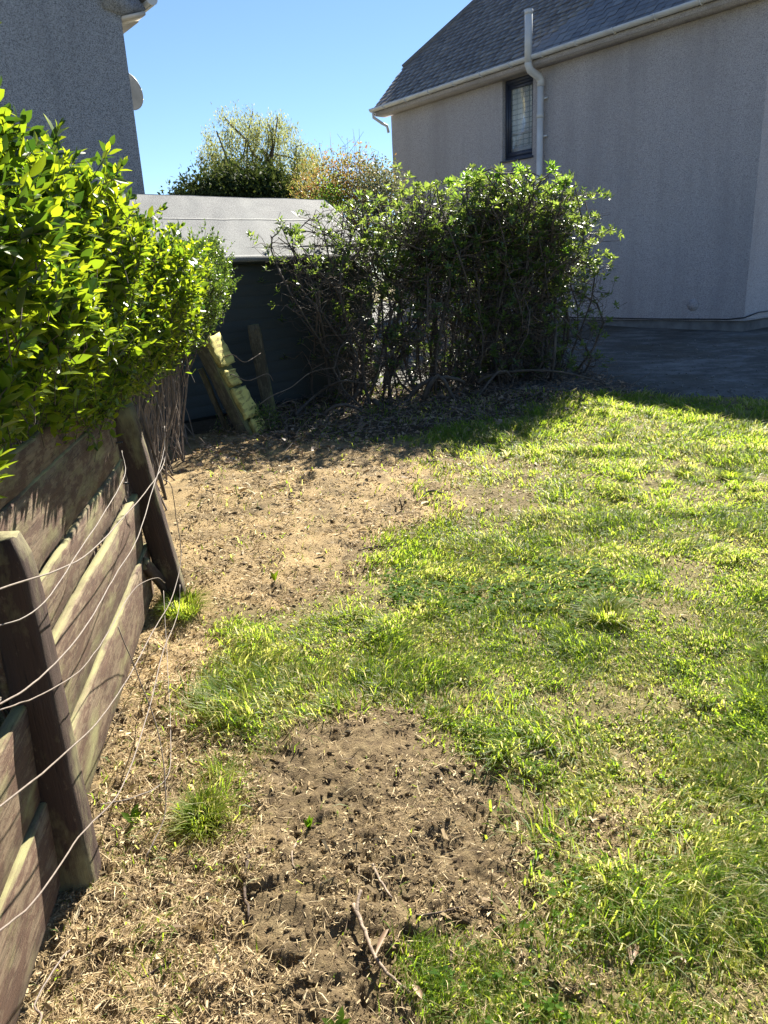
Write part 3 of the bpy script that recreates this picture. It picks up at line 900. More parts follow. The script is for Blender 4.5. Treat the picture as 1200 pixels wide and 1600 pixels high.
# ------------------------------------------------------------------ left-hand house
def build_left_house():
    t = rad(52)
    U = np.array([-math.sin(t), -math.cos(t), 0])      # along the gable, towards the camera side
    B = np.array([-math.cos(t), math.sin(t), 0])       # back along the side wall
    O = np.array([-3.89, 14.0, 0])
    hs = thing('pebbledash_house', 'tall blue-grey pebbledash gable end of a house with a dish behind its corner', 'house', tuple(O + HZ * .3))
    def p(u, b, z): return O + U * u + B * b + HZ * z
    W, E, Dp = 8.4, 5.95, 8.0
    R = E + W / 2 * 0.95
    wl = MB()
    wl.add([p(0, 0, 0.2), p(W, 0, .2), p(W, 0, E), p(W / 2, 0, R), p(0, 0, E)], [(0, 4, 2, 1)], [(4, 3, 2)])
    wl.add([p(0, Dp, 0.2), p(W, Dp, .2), p(W, Dp, E), p(W / 2, Dp, R), p(0, Dp, E)], [(0, 1, 2, 4)], [(4, 2, 3)])
    wl.add([p(0, 0, .2), p(0, Dp, .2), p(0, Dp, E), p(0, 0, E)], [(0, 1, 2, 3)])
    wl.add([p(W, 0, .2), p(W, 0, E), p(W, Dp, E), p(W, Dp, .2)], [(0, 1, 2, 3)])
    wl.build('wall', M_harl_l, hs)
    # harled kneeler closing the boxed eave
    kn = MB()
    a, b_, c, d = p(-.001, -.06, E - .02), p(-.36, -.06, E + .10), p(-.42, -.06, E + .12), p(.55, -.06, E + .85)
    q = [a, c, p(-.30, -.06, E + .24), d, p(.30, -.06, E + .05)]
    back = [x + B * .35 for x in q]
    kn.add(q + back, [(0, 5, 6, 1), (1, 6, 7, 2), (2, 7, 8, 3), (3, 8, 9, 4), (4, 9, 5, 0)], [(0, 1, 2), (0, 2, 3), (0, 3, 4)])
    kn.build('kneeler', M_harl_l, hs)
    so = MB(); so.box(p(-.42, .30, E + .02), U * .42, B * (Dp - .3), HZ * .05); so.box(p(-.005, -.055, E - .1), -U * .40 + HZ * .13, B * .34, HZ * .06); so.build('soffit', M_soffit, hs)
    ro = MB()
    for sg in (1, -1):
        u0_ = -.5 if sg > 0 else W + .5
        e0 = p(u0_, -.09, E + .17); r0_ = p(W / 2, -.09, R + .32)
        ro.add([e0, e0 + B * (Dp + .2), r0_ + B * (Dp + .2), r0_, e0 + HZ * .1, e0 + B * (Dp + .2) + HZ * .1, r0_ + B * (Dp + .2) + HZ * .1, r0_ + HZ * .1],
               [(0, 1, 2, 3), (4, 7, 6, 5), (0, 4, 5, 1), (3, 2, 6, 7), (0, 3, 7, 4), (1, 5, 6, 2)])
    ro.build('roof', M_slate, hs)
    mb = MB(); k = 9
    ring = [(math.cos(x), -math.sin(x)) for x in np.linspace(0, math.pi, k)]
    V = [P + U * x * .1 + HZ * z * .1 for P in (p(-.52, -.12, E + .27), p(-.52, Dp, E + .27)) for x, z in ring]
    mb.add(V, [(i, i + 1, k + i + 1, k + i) for i in range(k - 1)])
    mb.add([p(-.52, -.12, E + .27) + U * x * .1 + HZ * z * .1 for x, z in ring] + [p(-.52, -.12, E + .27)], [], [(i, i + 1, k) for i in range(k - 1)])
    mb.build('gutter', M_upvc, hs)
    # satellite dish on the side wall, looking towards the sun side
    C0 = p(-.34, .95, 5.05)
    dn = unit(np.array([0.38, .80, .42])); 
    ax = unit(np.cross(dn, HZ)); ay = np.cross(ax, dn)
    mb = MB(); rings, seg = 7, 32
    V = [C0 - dn * .07]
    for r in range(1, rings + 1):
        rr = r / rings
        for s_ in range(seg):
            an = 2 * math.pi * s_ / seg
            V.append(C0 - dn * .07 * (1 - rr * rr) + ax * .29 * rr * math.cos(an) + ay * .31 * rr * math.sin(an))
    Q = []; T = [(0, 1 + s_, 1 + (s_ + 1) % seg) for s_ in range(seg)]
    for r in range(rings - 1):
        for s_ in range(seg):
            a1 = 1 + r * seg + s_; a2 = 1 + r * seg + (s_ + 1) % seg
            Q.append((a1, a1 + seg, a2 + seg, a2))
    mb.add(V, Q, T)
    mb.tube([C0 + ax * .29 * math.cos(x) + ay * .31 * math.sin(x) for x in np.linspace(0, 2 * math.pi, 33)], .009, 5)
    dish = thing('satellite_dish', 'round grey satellite dish half hidden behind the corner of the pebbledash house', 'satellite dish', tuple(C0 - dn * .1))
    mb.build('reflector', M_dish, dish, True)
    mb = MB(); mb.tube([C0 - dn * .05, C0 - dn * .2, p(-.001, 1.05, 4.8)], .022, 8); mb.build('bracket', M_dish, dish)
    mb = MB(); mb.tube([C0 - ay * .29, C0 + dn * .30 - ay * .22], .014, 6); mb.build('receiver_arm', M_dish, dish)
build_left_house()

# ------------------------------------------------------------------ shed
def build_shed():
    t = rad(52)
    U = np.array([math.sin(t), math.cos(t), 0])        # along the front, to the right
    B = np.array([-math.cos(t), math.sin(t), 0])       # to the back
    E0 = np.array([0.14, 9.42, 0])                     # right end of the eave
    L_, Wd, ez, rise = 5.2, 2.3, 1.90, 0.70
    sh = thing('garden_shed', 'long dark-stained shed with a pale mineral felt roof behind the hedges', 'shed', tuple(E0 - U * L_ / 2 + HZ * .25))
    def p(u, b, z): return E0 - U * u + B * b + HZ * z
    oh = .12
    nb = 14; zb, zt = .22, 1.93
    bh = (zt - zb) / nb
    ubx = MB(); ubx.box((0, 0, 0), (1, 0, 0), (0, 1, 0), (0, 0, 1))
    me = mk('board', np.concatenate(ubx.v), [np.concatenate(ubx.q)], M_shed, link=False)
    for i in range(nb):
        o = p(L_ - .1, oh + .0 , zb + i * bh)
        a = U * (L_ - .2); b_ = HZ * (bh + .006) + B * .014; c = B * .018
        Mx = Matrix([[a[k], c[k], b_[k], o[k]] for k in range(3)] + [[0, 0, 0, 1]])
        place('board', me, sh, Mx)
        o = p(.1, oh + .03, zb + i * bh); a = B * (Wd - 2 * oh); b_ = HZ * (bh + .006) - U * .014; c = -U * .018
        Mx = Matrix([[a[k], c[k], b_[k], o[k]] for k in range(3)] + [[0, 0, 0, 1]])
        place('board', me, sh, Mx)
    core = MB()
    core.box(p(L_ - .12, oh + .05, .15), U * (L_ - .26), B * (Wd - 2 * oh - .06), HZ * 1.72)
    for u in (.13, L_ - .12):
        core.add([p(u, oh, 1.85), p(u, Wd - oh, 1.85), p(u, Wd / 2, 2.0 + rise - .12)], [], [(0, 1, 2)])
    core.build('inner_wall', M_shed, sh)
    fa = MB(); fa.box(p(L_, .02, ez - .075), U * L_, B * .02, HZ * .07); fa.build('fascia', M_shed, sh)
    for u in (0, L_ - .02):
        for sg in (1, -1):
            mb = MB(); b0 = 0 if sg > 0 else Wd
            mb.box(p(u + .02, b0, ez - .06), B * sg * Wd / 2 + HZ * rise, U * .018, HZ * .085); mb.build('barge_board', M_shed, sh)
    # felt: strips lap over each other, edges turned down
    def strip(b0, b1, lift, side=1, name='felt_strip'):
        nx, ny = 120, 22
        us = np.linspace(-.02, L_ + .02, nx); bs = np.linspace(b0, b1, ny)
        V = []
        for b_ in bs:
            for u in us:
                bb = b_ if side > 0 else Wd - b_
                z = ez + rise * (b_ / (Wd / 2)) + .012 + lift + (fbm(u * 3.3 + b_ * 3.1 + 7, b_ * 2.3 + side + .41, 5, 3) - .5) * .014 + .008 + lift * .5 * (b_ - b0)
                V.append(p(u, bb, float(z)))
        idx = np.arange(nx * ny).reshape(ny, nx)
        Q = np.stack([idx[:-1, :-1], idx[:-1, 1:], idx[1:, 1:], idx[1:, :-1]], -1).reshape(-1, 4)
        top = np.array(V); n = len(top)
        bot = top - HZ * .006
        rim = list(range(nx)) + [r * nx + nx - 1 for r in range(1, ny)] + list(range(nx * ny - 2, nx * (ny - 1) - 1, -1)) + [r * nx for r in range(ny - 2, 0, -1)]
        RQ = [(rim[i], rim[(i + 1) % len(rim)], n + rim[(i + 1) % len(rim)], n + rim[i]) for i in range(len(rim))]
        mk(name, np.concatenate([top, bot]), [Q, Q[:, ::-1] + n, np.array(RQ)], M_felt, sh, False)
    h = Wd / 2
    strip(-.03, h * .64, 0.0); strip(h * .58, h, .005); strip(0, h, 0, -1)
    mb = MB(); mb.box(p(L_ + .02, -.045, ez - .05), U * (L_ + .04), B * .006, HZ * .055); mb.build('felt_edge', M_felt, sh)
build_shed()

# ------------------------------------------------------------------ fence
FN = unit([1, .137, 0]); FD = unit([-.137, 1, 0])
def fp(y, off, z):      # point on the fence line at depth y, off towards the lawn
    s = y / FD[1]
    return np.array([-.725, 0, 0]) + FD * s + FN * off + HZ * z

def plank(name, mat, parent, p0, p1, w_dir, w, t_dir, t, seg=24, jit=.003, bev=.006, wavy=.0, label=None, taper=1.0, tipcut=0.0):
    """a board from p0 to p1; local x runs along it so its grain does too"""
    p0, p1 = np.asarray(p0), np.asarray(p1)
    Lx = np.linalg.norm(p1 - p0); ex = (p1 - p0) / Lx
    ey = unit(w_dir - ex * (np.dot(w_dir, ex))); ez = np.cross(ex, ey)
    if np.dot(ez, t_dir) < 0: ez = -ez
    hw, ht = w / 2, t / 2
    prof = [(-hw + bev, -ht), (0, -ht), (hw - bev, -ht), (hw, -ht + bev), (hw, ht - bev), (hw - bev, ht), (hw * .33, ht), (-hw * .33, ht), (-hw + bev, ht), (-hw, ht - bev), (-hw, -ht + bev)]
    n = len(prof); V = []
    ph = random.uniform(0, 50)
    for i in range(seg + 1):
        s = i / seg; x = s * Lx
        k = 1 + (taper - 1) * s
        if tipcut and i >= seg - 1: k *= (1 - tipcut) if i == seg else (1 - tipcut * .3)
        wv = (float(vnoise(x * 3 + ph, 1.0, 2)) - .5) * wavy
        for (a, c) in prof:
            jx = random.gauss(0, jit); jy = random.gauss(0, jit)
            edge = (float(vnoise(x * 14 + ph, a * 30, 6)) - .5) * jit * 2.5
            V.append((x + (random.gauss(0, jit * 1.5) if i in (0, seg) else 0), a * k + wv + (edge if abs(a) > hw * .9 else 0), c * k + jy * .5))
    Q = [(i * n + j, i * n + (j + 1) % n, (i + 1) * n + (j + 1) % n, (i + 1) * n + j) for i in range(seg) for j in range(n)]
    V.append((0, 0, 0)); V.append((Lx, 0, 0)); c0 = len(V) - 2
    T = [(c0, (j + 1) % n, j) for j in range(n)] + [(c0 + 1, seg * n + j, seg * n + (j + 1) % n) for j in range(n)]
    me = mk(name, V, [np.array(Q), np.array(T)], mat, link=False)
    Mx = Matrix([[ex[i], ey[i], ez[i], p0[i]] for i in range(3)] + [[0, 0, 0, 1]])
    o = place(name, me, parent, Mx)
    if label: o['label'] = label
    return o

def build_fence():
    fe = thing('garden_fence', 'low fence of flaking brown horizontal boards leaning beneath the bright hedge', 'fence', tuple(fp(2.4, 0, .06)))
    for (ya, yb, spec) in ((1.62, 3.36, 0), (-.35, 1.60, 1)):
        rows = [(-.02, .275, -.004, .030), (.262, .288, -.010, .034), (.553, .170, -.014, .024), (.726, .240, -.016, .024), (.970, .12, -.018, .024)]
        for i, (zc, w, off, th) in enumerate(rows):
            z0 = zc + .05 + .03 * ya
            z1 = zc + .05 + .03 * yb
            yb_ = yb + (.10, .04, -.09, -.12, -.10)[i]
            wd = unit(HZ + FN * (.045, .06, .03, .02, .02)[i])
            a = fp(ya, off, z0) + wd * w / 2; b_ = fp(yb_, off, z1 + (.0, -.012, .006, .012, .0)[i]) + wd * w / 2
            if spec: a, b_ = a - HZ * .015, b_ + FN * .01
            plank('board', M_board, fe, a, b_, wd, w, FN, th, 40, .0016, .006, .02)
    plank('post', M_post, fe, fp(1.66, .055, -.12), fp(1.66, .045, 1.06), FD, .105, FN, .10, 22, .002, .012, 0, 'near post with worn mossy rounded top', tipcut=.35)
    plank('post', M_post, fe, fp(3.45, .14, -.10), fp(3.42, -.0, 1.10), FD, .10, FN, .11, 22, .002, .010, 0, 'far post leaning back into the hedge', tipcut=.1)
    # splintered offcut behind the far post
    plank('rail', M_post, fe, fp(3.25, .03, .38), fp(3.42, .08, .18), HZ, .06, FN, .03, 8, .003)
    for yy in (1.72, 1.76, 3.22, 3.26, 1.50, 1.46):
        for z in (.16, .40, .68, .88):
            c = fp(yy + random.uniform(-.01, .01), .0, z + .03 * yy + random.uniform(-.02, .02))
            mb = MB(); mb.tube([c - FN * .01, c + FN * .0155], .0042, 7); mb.build('nail', M_darkwire, fe)
build_fence()

def smooth_path(pts, k=10):
    pts = np.array(pts, dtype=float); out = []
    P = np.vstack([2 * pts[0] - pts[1], pts, 2 * pts[-1] - pts[-2]])
    for i in range(1, len(P) - 2):
        for t in np.linspace(0, 1, k, endpoint=False):
            a, b, c, d = P[i - 1], P[i], P[i + 1], P[i + 2]
            out.append(.5 * ((2 * b) + (-a + c) * t + (2 * a - 5 * b + 4 * c - d) * t * t + (-a + 3 * b - 3 * c + d) * t ** 3))
    out.append(P[-2]); return np.array(out)

WIRES = [
 ([(-.55, -.3, 1.45), (-.708, 1.13, 1.12), (-.73, 1.291, 1.08), (-.806, 1.846, .935), (-.898, 2.515, .867), (-.981, 3.119, .83), (-1.021, 3.414, .848), (-.998, 3.38, .959), (-1.02, 3.40, 1.123), (-1.12, 3.5, 1.25)], 'topmost pale wire crossing the near post top and looping at the far post', .0024),
 ([(-.5, -.4, 1.3), (-.695, 1.037, .953), (-.715, 1.183, .898), (-.742, 1.38, .837), (-.791, 1.731, .775), (-.847, 2.14, .761), (-.902, 2.545, .747), (-.966, 3.01, .816), (-.99, 3.3, .90), (-1.0, 3.4, 1.0)], 'pale wire crossing the near post just below its top', .0024),
 ([(-.5, -.4, 1.1), (-.684, .952, .802), (-.703, 1.093, .747), (-.736, 1.33, .652), (-.785, 1.692, .524), (-.839, 2.083, .433), (-.905, 2.569, .362), (-.976, 3.086, .282), (-1.0, 3.38, .37), (-1.02, 3.45, .55), (-1.013, 3.42, .706), (-1.05, 3.43, .74)], 'pale wire crossing the middle of the near post and hooking up on the far post', .0024),
 ([(-.5, -.4, .85), (-.671, .859, .635), (-.689, .991, .575), (-.712, 1.155, .487), (-.752, 1.45, .385), (-.801, 1.81, .233), (-.868, 2.293, .19), (-.921, 2.686, .21), (-1.0, 3.2, .14), (-1.02, 3.36, .22)], 'lowest pale wire crossing the near post close to its foot', .0024),
 ([(-.80, 1.30, .99), (-.753, 1.46, .963), (-.809, 1.867, .964), (-.856, 2.207, .97), (-.896, 2.503, .999), (-.93, 2.6, 1.06)], 'short slack wire hanging from the hedge onto the upper boards', .0020),
 ([(-.837, 2.07, .62), (-.80, 2.08, .417), (-.74, 2.0, .27), (-.70, 1.85, .12), (-.72, 1.7, .08)], 'thin wire end drooping to the litter in front of the boards', .0020),
 ([(-.715, 1.177, .889), (-.742, 1.38, .80), (-.782, 1.668, .70), (-.821, 1.951, .66), (-.877, 2.365, .62), (-.93, 2.762, .50), (-.96, 2.95, .40)], 'thin dark-backed wire lying along the middle boards', .0018),
 ([(-.60, .8, .50), (-.697, 1.049, .30), (-.80, 1.20, .16), (-.82, 1.36, .10), (-.83, 1.42, .06)], 'wire end poking out of the ground at the foot of the fence', .0024),
 ([(-1.02, 3.1, .30), (-.93, 2.75, .16), (-.82, 2.35, .10), (-.75, 2.05, .09), (-.80, 1.9, .13), (-.86, 1.78, .2)], 'thin wire trailing low over the litter beside the boards', .0018),
]
for pts, lab, r_ in WIRES:
    wp = smooth_path(pts, 9); kk = rng.normal(size=wp.shape) * .0007; kk[1:] = kk[1:] * .6 + kk[:-1] * .6; mb = MB(); mb.tube(wp + kk, r_ * .85, 6)
    tag(mb.build('wire', M_wire, None, True), lab, 'wire', 'loose wires along the fence')

# ------------------------------------------------------------------ hedge along the fence
def hedge_x(y, z):
    """x of the hedge's lawn-side face"""
    base = -.40 - .13 * y
    b = np.clip((z - 1.12) / .50, 0, 1)
    prof = -(.36 + .10 * np.clip(2.2 - y, 0, 1)) * (1 - b) ** 1.4 - .09 * np.clip((z - 1.7) / .3, 0, 1) ** 2
    return base + prof + (fbm(y * 2.1, z * 2.5, 12, 3) - .5) * .34 - .10 * np.clip(fbm(y * 5.5, z * 6, 13, 2) - .55, 0, .3) / .3

def hedge_top(y): return 1.93 + .05 * np.clip(2.2 - y, 0, 1) + (fbm(y * 2.2, 2.0, 15, 3) - .5) * .24 - .12 * np.clip((y - 2.2) / .6, 0, 1) * np.clip((5.6 - y) / .8, 0, 1)
def hedge_bot(y): return 1.17 + .11 * np.clip(2.6 - y, 0, 1) - .26 * np.clip(1.9 - y, 0, .5) * 2 + (fbm(y * 2.2, 7.0, 16, 3) - .5) * .16 - .10 * np.clip((y - 3.2) / 1, 0, 1)

def make_hedge(name, label, y0, y1, shoots, inner, size, mat, n_obj, shape, tmpl, stem_r):
    h = thing(name, label, 'hedge', (float(-.95 - .13 * (y0 + y1) / 2), (y0 + y1) / 2, .03 * (y0 + y1) / 2))
    # shoots on the outer shell
    n = shoots
    y = rng.uniform(y0, y1, n)
    zb, zt = hedge_bot(y), hedge_top(y)
    which = rng.random(n)
    z = zb + (zt - zb) * rng.random(n) ** .9
    x = hedge_x(y, z)
    face = which < .62
    depth = rng.uniform(.0, .80, n)
    x_top = hedge_x(y, zt - .02) - depth
    x = np.where(face, x, x_top); z = np.where(face, z, zt - .02 - .1 * depth ** 2)
    nrm = np.where(face[:, None], np.array([1, .12, .25])[None], np.array([.15, 0, 1.0])[None])
    # the ends of the run are rounded off and leafy too
    e = (y1 - y) < .35
    if shape == 'far':
        nrm[e] = nrm[e] + np.array([0, 1.2, 0]); x[e] -= ((.35 - (y1 - y[e])) / .35) ** 2 * .25
    ins = rng.exponential(.035, n)[:, None]
    nn = nrm / np.linalg.norm(nrm, axis=1, keepdims=True)
    tip = np.stack([x, y, z], -1) - nn * ins
    d = nn * .75 + np.array([0, 0, .75]) + rng.normal(size=(n, 3)) * .45 + np.array([.12, .1, 0])
    d /= np.linalg.norm(d, axis=1, keepdims=True)
    Ls = rng.uniform(.05, .12, n) * (1 + 1.1 * (rng.random(n) < .13)) * (size / .035) ** .5
    longer = (rng.random(n) < .10) & (z > zb + .5)
    tip = tip + (d * rng.uniform(.02, .13, n)[:, None]) * longer[:, None]
    root = tip - d * Ls[:, None]
    P = curve(root, tip, 4, .05)
    V, Q = batch_tubes(P, np.linspace(stem_r, stem_r * .5, 4)[None].repeat(n, 0), 3)
    tag(mk('shoots', V, [Q], M_bark, h), kind='stuff')
    pos, dirs, nrms, sz, rs = [], [], [], [], []
    pairs = 5
    side = np.cross(d, rng.normal(size=(n, 3))); side /= np.linalg.norm(side, axis=1, keepdims=True)
    oth = np.cross(d, side)
    for k in range(pairs):
        t = (k + 1) / pairs
        pk = root * (1 - t) + tip * t
        ax = side if k % 2 else oth
        spread = 1.0 - .55 * t
        s = size * (.5 + .85 * rng.random(n)) * (1.05 - .45 * max(0, t - .6) / .4)
        for sg in (1, -1):
            dd = d * (.45 + .7 * t) + ax * sg * spread + rng.normal(size=(n, 3)) * .38
            keep = rng.random(n) < .93
            pos.append(pk[keep]); dirs.append(dd[keep])
            nr = d * .9 - ax * sg * .3 + np.array([.0, 0, .35]) + rng.normal(size=(n, 3)) * .5
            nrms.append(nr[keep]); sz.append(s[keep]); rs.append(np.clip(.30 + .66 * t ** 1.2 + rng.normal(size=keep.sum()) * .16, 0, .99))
    # older leaves inside
    n2 = inner
    y = rng.uniform(y0, y1, n2); zb, zt = hedge_bot(y), hedge_top(y)
    z = zb + (zt - zb - .03) * rng.random(n2)
    x = hedge_x(y, z) - rng.uniform(.05, .75, n2)
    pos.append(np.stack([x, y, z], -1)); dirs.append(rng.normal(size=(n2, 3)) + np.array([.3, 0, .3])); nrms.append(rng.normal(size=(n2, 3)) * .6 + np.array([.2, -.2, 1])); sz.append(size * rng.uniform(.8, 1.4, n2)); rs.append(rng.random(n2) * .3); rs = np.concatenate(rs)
    pos = np.concatenate(pos); dirs = np.concatenate(dirs); nrms = np.concatenate(nrms); sz = np.concatenate(sz)
    ok = (pos[:, 1] < y1 + .15)
    pos, dirs, nrms, sz, r = pos[ok], dirs[ok], nrms[ok], sz[ok], rs[ok]
    sz = sz * (1 + .35 * np.clip(2.6 - pos[:, 1], 0, 1))
    # what faces the camera and the lawn counts as large
    vis = np.where((pos[:, 1] > 1.15) & (pos[:, 0] > hedge_x(pos[:, 1], pos[:, 2]) - .12), 1.0, .05)
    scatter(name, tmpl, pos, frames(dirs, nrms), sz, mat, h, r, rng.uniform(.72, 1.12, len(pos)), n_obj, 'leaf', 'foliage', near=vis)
    # woody stems
    ns = int((y1 - y0) * 7)
    for i in range(ns):
        y = random.uniform(y0, y1); xb = -.80 - .137 * y - random.uniform(.03, .35)
        if y < 3.5: xb -= .16
        zz = float(gz0(xb, y))
        topy = y + random.uniform(-.2, .2)
        pts = curve([[xb, y, zz - .05]], [[min(xb + .05, float(hedge_x(topy, 1.3)) - random.uniform(.1, .5)) if y < 3.5 else float(hedge_x(topy, 1.3)) - random.uniform(.1, .5), topy, random.uniform(1.2, 1.7)]], 7, .012)[0]
        mb = MB(); mb.tube(pts, (random.uniform(.008, .02), .006), 6)
        mb.build('stem', M_bark if random.random() < .6 else M_twig, h, True)
    n3 = int((y1 - y0) * 42)
    y = rng.uniform(y0, y1, n3); xb = -.78 - .137 * y - rng.uniform(0, .35, n3)
    xb = np.where(y < 3.5, xb - .20, xb - .05)
    a = np.stack([xb, y, gz0(xb, y) - .01], -1)
    b_ = np.stack([np.where(y < 3.5, xb, hedge_x(y, 1.2) - rng.uniform(.12, .6, n3)), y + rng.uniform(-.2, .2, n3), rng.uniform(.95, 1.35, n3)], -1)
    P = curve(a, b_, 6, .02)
    V, Q = batch_tubes(P, np.linspace(.0075, .003, 6)[None].repeat(n3, 0), 4)
    tag(mk('twigs', V, [Q], M_twig, h), kind='stuff')
    return h

make_hedge('privet_hedge', 'bright yellow-green hedge with large glossy leaves overhanging the near fence', .55, 4.6, 5600, 5500, .036, M_privet, 300, 'near', LEAFP, .0016)
make_hedge('privet_hedge', 'darker green small-leaved hedge with bare stems below, between bright hedge and shed', 4.7, 7.25, 4800, 7000, .026, M_privet2, 0, 'far', LEAF4, .0015)

# ------------------------------------------------------------------ shrubs in front of the shed and house
def make_shrub(label, bases, env, top_fn, n_main, n_twig, n_ros, leaf_size, mat, n_obj=0, leaf_hi=.55, low_leaves=.1, spread=.35):
    """bases: foot points; env: (x0,x1,ymid,ydepth); top_fn(x) height"""
    cx = np.mean([b[0] for b in bases]); cy = np.mean([b[1] for b in bases])
    h = thing('shrub', label, 'shrub', (float(cx), float(cy), float(gz0(cx, cy))))
    mains = []
    for i in range(n_main):
        bx, by = random.choice(bases)
        bx += random.gauss(0, .17); by += random.gauss(0, .14)
        tx = random.uniform(env[0], env[1]); 
        tx = min(bx + (tx - bx) * random.uniform(.45, 1.0), env[1] - .12)
        ty = env[2](tx) + random.uniform(-.5, .5) * env[3]
        tz = top_fn(tx) - abs(random.gauss(0, .16)) - .05
        pts = curve([[bx, by, float(gz0(bx, by)) - .05]], [[tx, ty, tz]], 12, .05)[0]
        # stems rise before they spread
        s = np.linspace(0, 1, 12)
        pts[:, 0] += (bx - tx) * .18 * np.sin(math.pi * s); pts[:, 2] += .10 * np.sin(math.pi * s)
        r0_ = random.uniform(.008, .024)
        mb = MB(); mb.tube(pts, (r0_, .006), 6)
        mb.build('branch', M_bark, h, True)
        mains.append(pts)
    mains = np.array(mains)
    # side twigs
    k = rng.integers(0, len(mains), n_twig); s = rng.uniform(.03, .98, n_twig)
    i0 = (s * 10).astype(int); fr = (s * 10 - i0)[:, None]
    a = mains[k, i0] * (1 - fr) + mains[k, i0 + 1] * fr
    d = rng.normal(size=(n_twig, 3)); d[:, 2] = np.abs(d[:, 2]) * .6 + .05
    d /= np.linalg.norm(d, axis=1, keepdims=True)
    ln = rng.uniform(.12, .60, n_twig)[:, None]
    b_ = a + d * ln
    b_[:, 0] = np.clip(b_[:, 0], env[0] - .08, env[1] + .08)
    b_[:, 2] = np.minimum(b_[:, 2], [top_fn(x) + random.uniform(-.1, .06) for x in b_[:, 0]])
    P = curve(a, b_, 6, .08)
    rr = rng.uniform(.0025, .006, n_twig)[:, None] * np.linspace(1, .4, 6)[None]
    pale = rng.random(n_twig) < .35
    for sel, mt, nm in ((pale, M_twig, 'pale_twigs'), (~pale, M_bark, 'dark_twigs')):
        V, Q = batch_tubes(P[sel], rr[sel], 4)
        tag(mk(nm, V, [Q], mt, h), kind='stuff')
    # leaf rosettes near the outside
    tips = np.concatenate([b_, P[:, 4], mains[:, -1]])
    topz = np.array([top_fn(x) for x in tips[:, 0]])
    hgt = tips[:, 2] / topz
    edge = np.maximum(np.abs(tips[:, 0] - (env[0] + env[1]) / 2) / ((env[1] - env[0]) / 2), 0)
    wgt = np.clip((hgt - leaf_hi) / (1 - leaf_hi), 0, 1) ** 1.1 + low_leaves + .40 * np.clip(edge - .72, 0, .3) / .3 * (hgt > .35)
    wgt /= wgt.sum()
    pick = rng.choice(len(tips), n_ros, p=wgt)
    c = tips[pick] + rng.normal(size=(n_ros, 3)) * .02
    ax = rng.normal(size=(n_ros, 3)) * .5 + np.array([0, 0, 1.0]); ax /= np.linalg.norm(ax, axis=1, keepdims=True)
    pos, dirs, nrms, sz = [], [], [], []
    s1 = np.cross(ax, rng.normal(size=(n_ros, 3))); s1 /= np.linalg.norm(s1, axis=1, keepdims=True); s2 = np.cross(ax, s1)
    for j in range(8):
        an = j * 2.4 + rng.uniform(-.3, .3, n_ros)
        rd = s1 * np.cos(an)[:, None] + s2 * np.sin(an)[:, None]
        el = .15 + .12 * j
        pos.append(c - ax * (.05 - .006 * j)); dirs.append(rd + ax * el + rng.normal(size=(n_ros, 3)) * .15)
        nrms.append(ax - rd * .3 + rng.normal(size=(n_ros, 3)) * .2); sz.append(leaf_size * rng.uniform(.6, 1.15, n_ros) * (1 - .05 * j))
    pos = np.concatenate(pos); dirs = np.concatenate(dirs); nrms = np.concatenate(nrms); sz = np.concatenate(sz)
    hh = pos[:, 2] / np.array([top_fn(x) for x in pos[:, 0]])
    r = np.clip(rng.random(len(pos)) * .7 + .3 * (hh > .85), 0, .999)
    scatter('shrub', LEAF4, pos, frames(dirs, nrms), sz, mat, h, r, rng.uniform(.7, 1.1, len(pos)), n_obj, 'leaf', 'foliage')
    return h

line = lambda x: 8.75 + .42 * x
def tops(xs, zs): return lambda x: float(np.interp(x, xs, zs))
topf = tops([-1.15, -.95, -.5, -.1, .5, .9, 1.3, 1.75, 2.1, 2.6, 2.95, 3.15], [2.15, 2.32, 2.36, 2.50, 2.70, 2.62, 2.74, 2.80, 2.74, 2.58, 2.40, 2.0])
make_shrub('open straggly shrub of bare dark stems against the shed front, leafy only at its tips', [(-.55, 8.35), (-.35, 8.45), (-.1, 8.6)], (-1.12, .15, line, .7), topf, 15, 620, 300, .08, M_bush, 0, .4, .12)
make_shrub('dense tangled middle shrub with a mass of grey stems between shed and house', [(.05, 8.8), (.3, 8.9), (.6, 9.0), (.9, 9.2), (1.2, 9.3)], (-.3, 1.85, line, .9), topf, 40, 2700, 1350, .085, M_bush, 0, .45, .22)
make_shrub('rounded right-hand shrub with leafy top standing at the edge of the driveway', [(1.5, 9.3), (1.8, 9.5), (2.1, 9.6), (2.3, 9.7)], (.85, 2.88, line, 1.0), topf, 48, 3300, 2100, .088, M_bush, 0, .3, .45)
topb = tops([.9, 1.2, 1.75, 2.1, 2.5], [2.62, 2.80, 2.90, 2.78, 2.45])
make_shrub('young bright green leafy growth rising from the top of the shrubs', [(1.5, 9.35), (1.7, 9.45)], (1.05, 2.25, lambda x: 9.1 + .42 * (x - 1), .5), topb, 14, 130, 150, .085, M_bright, 150, .88, .01)

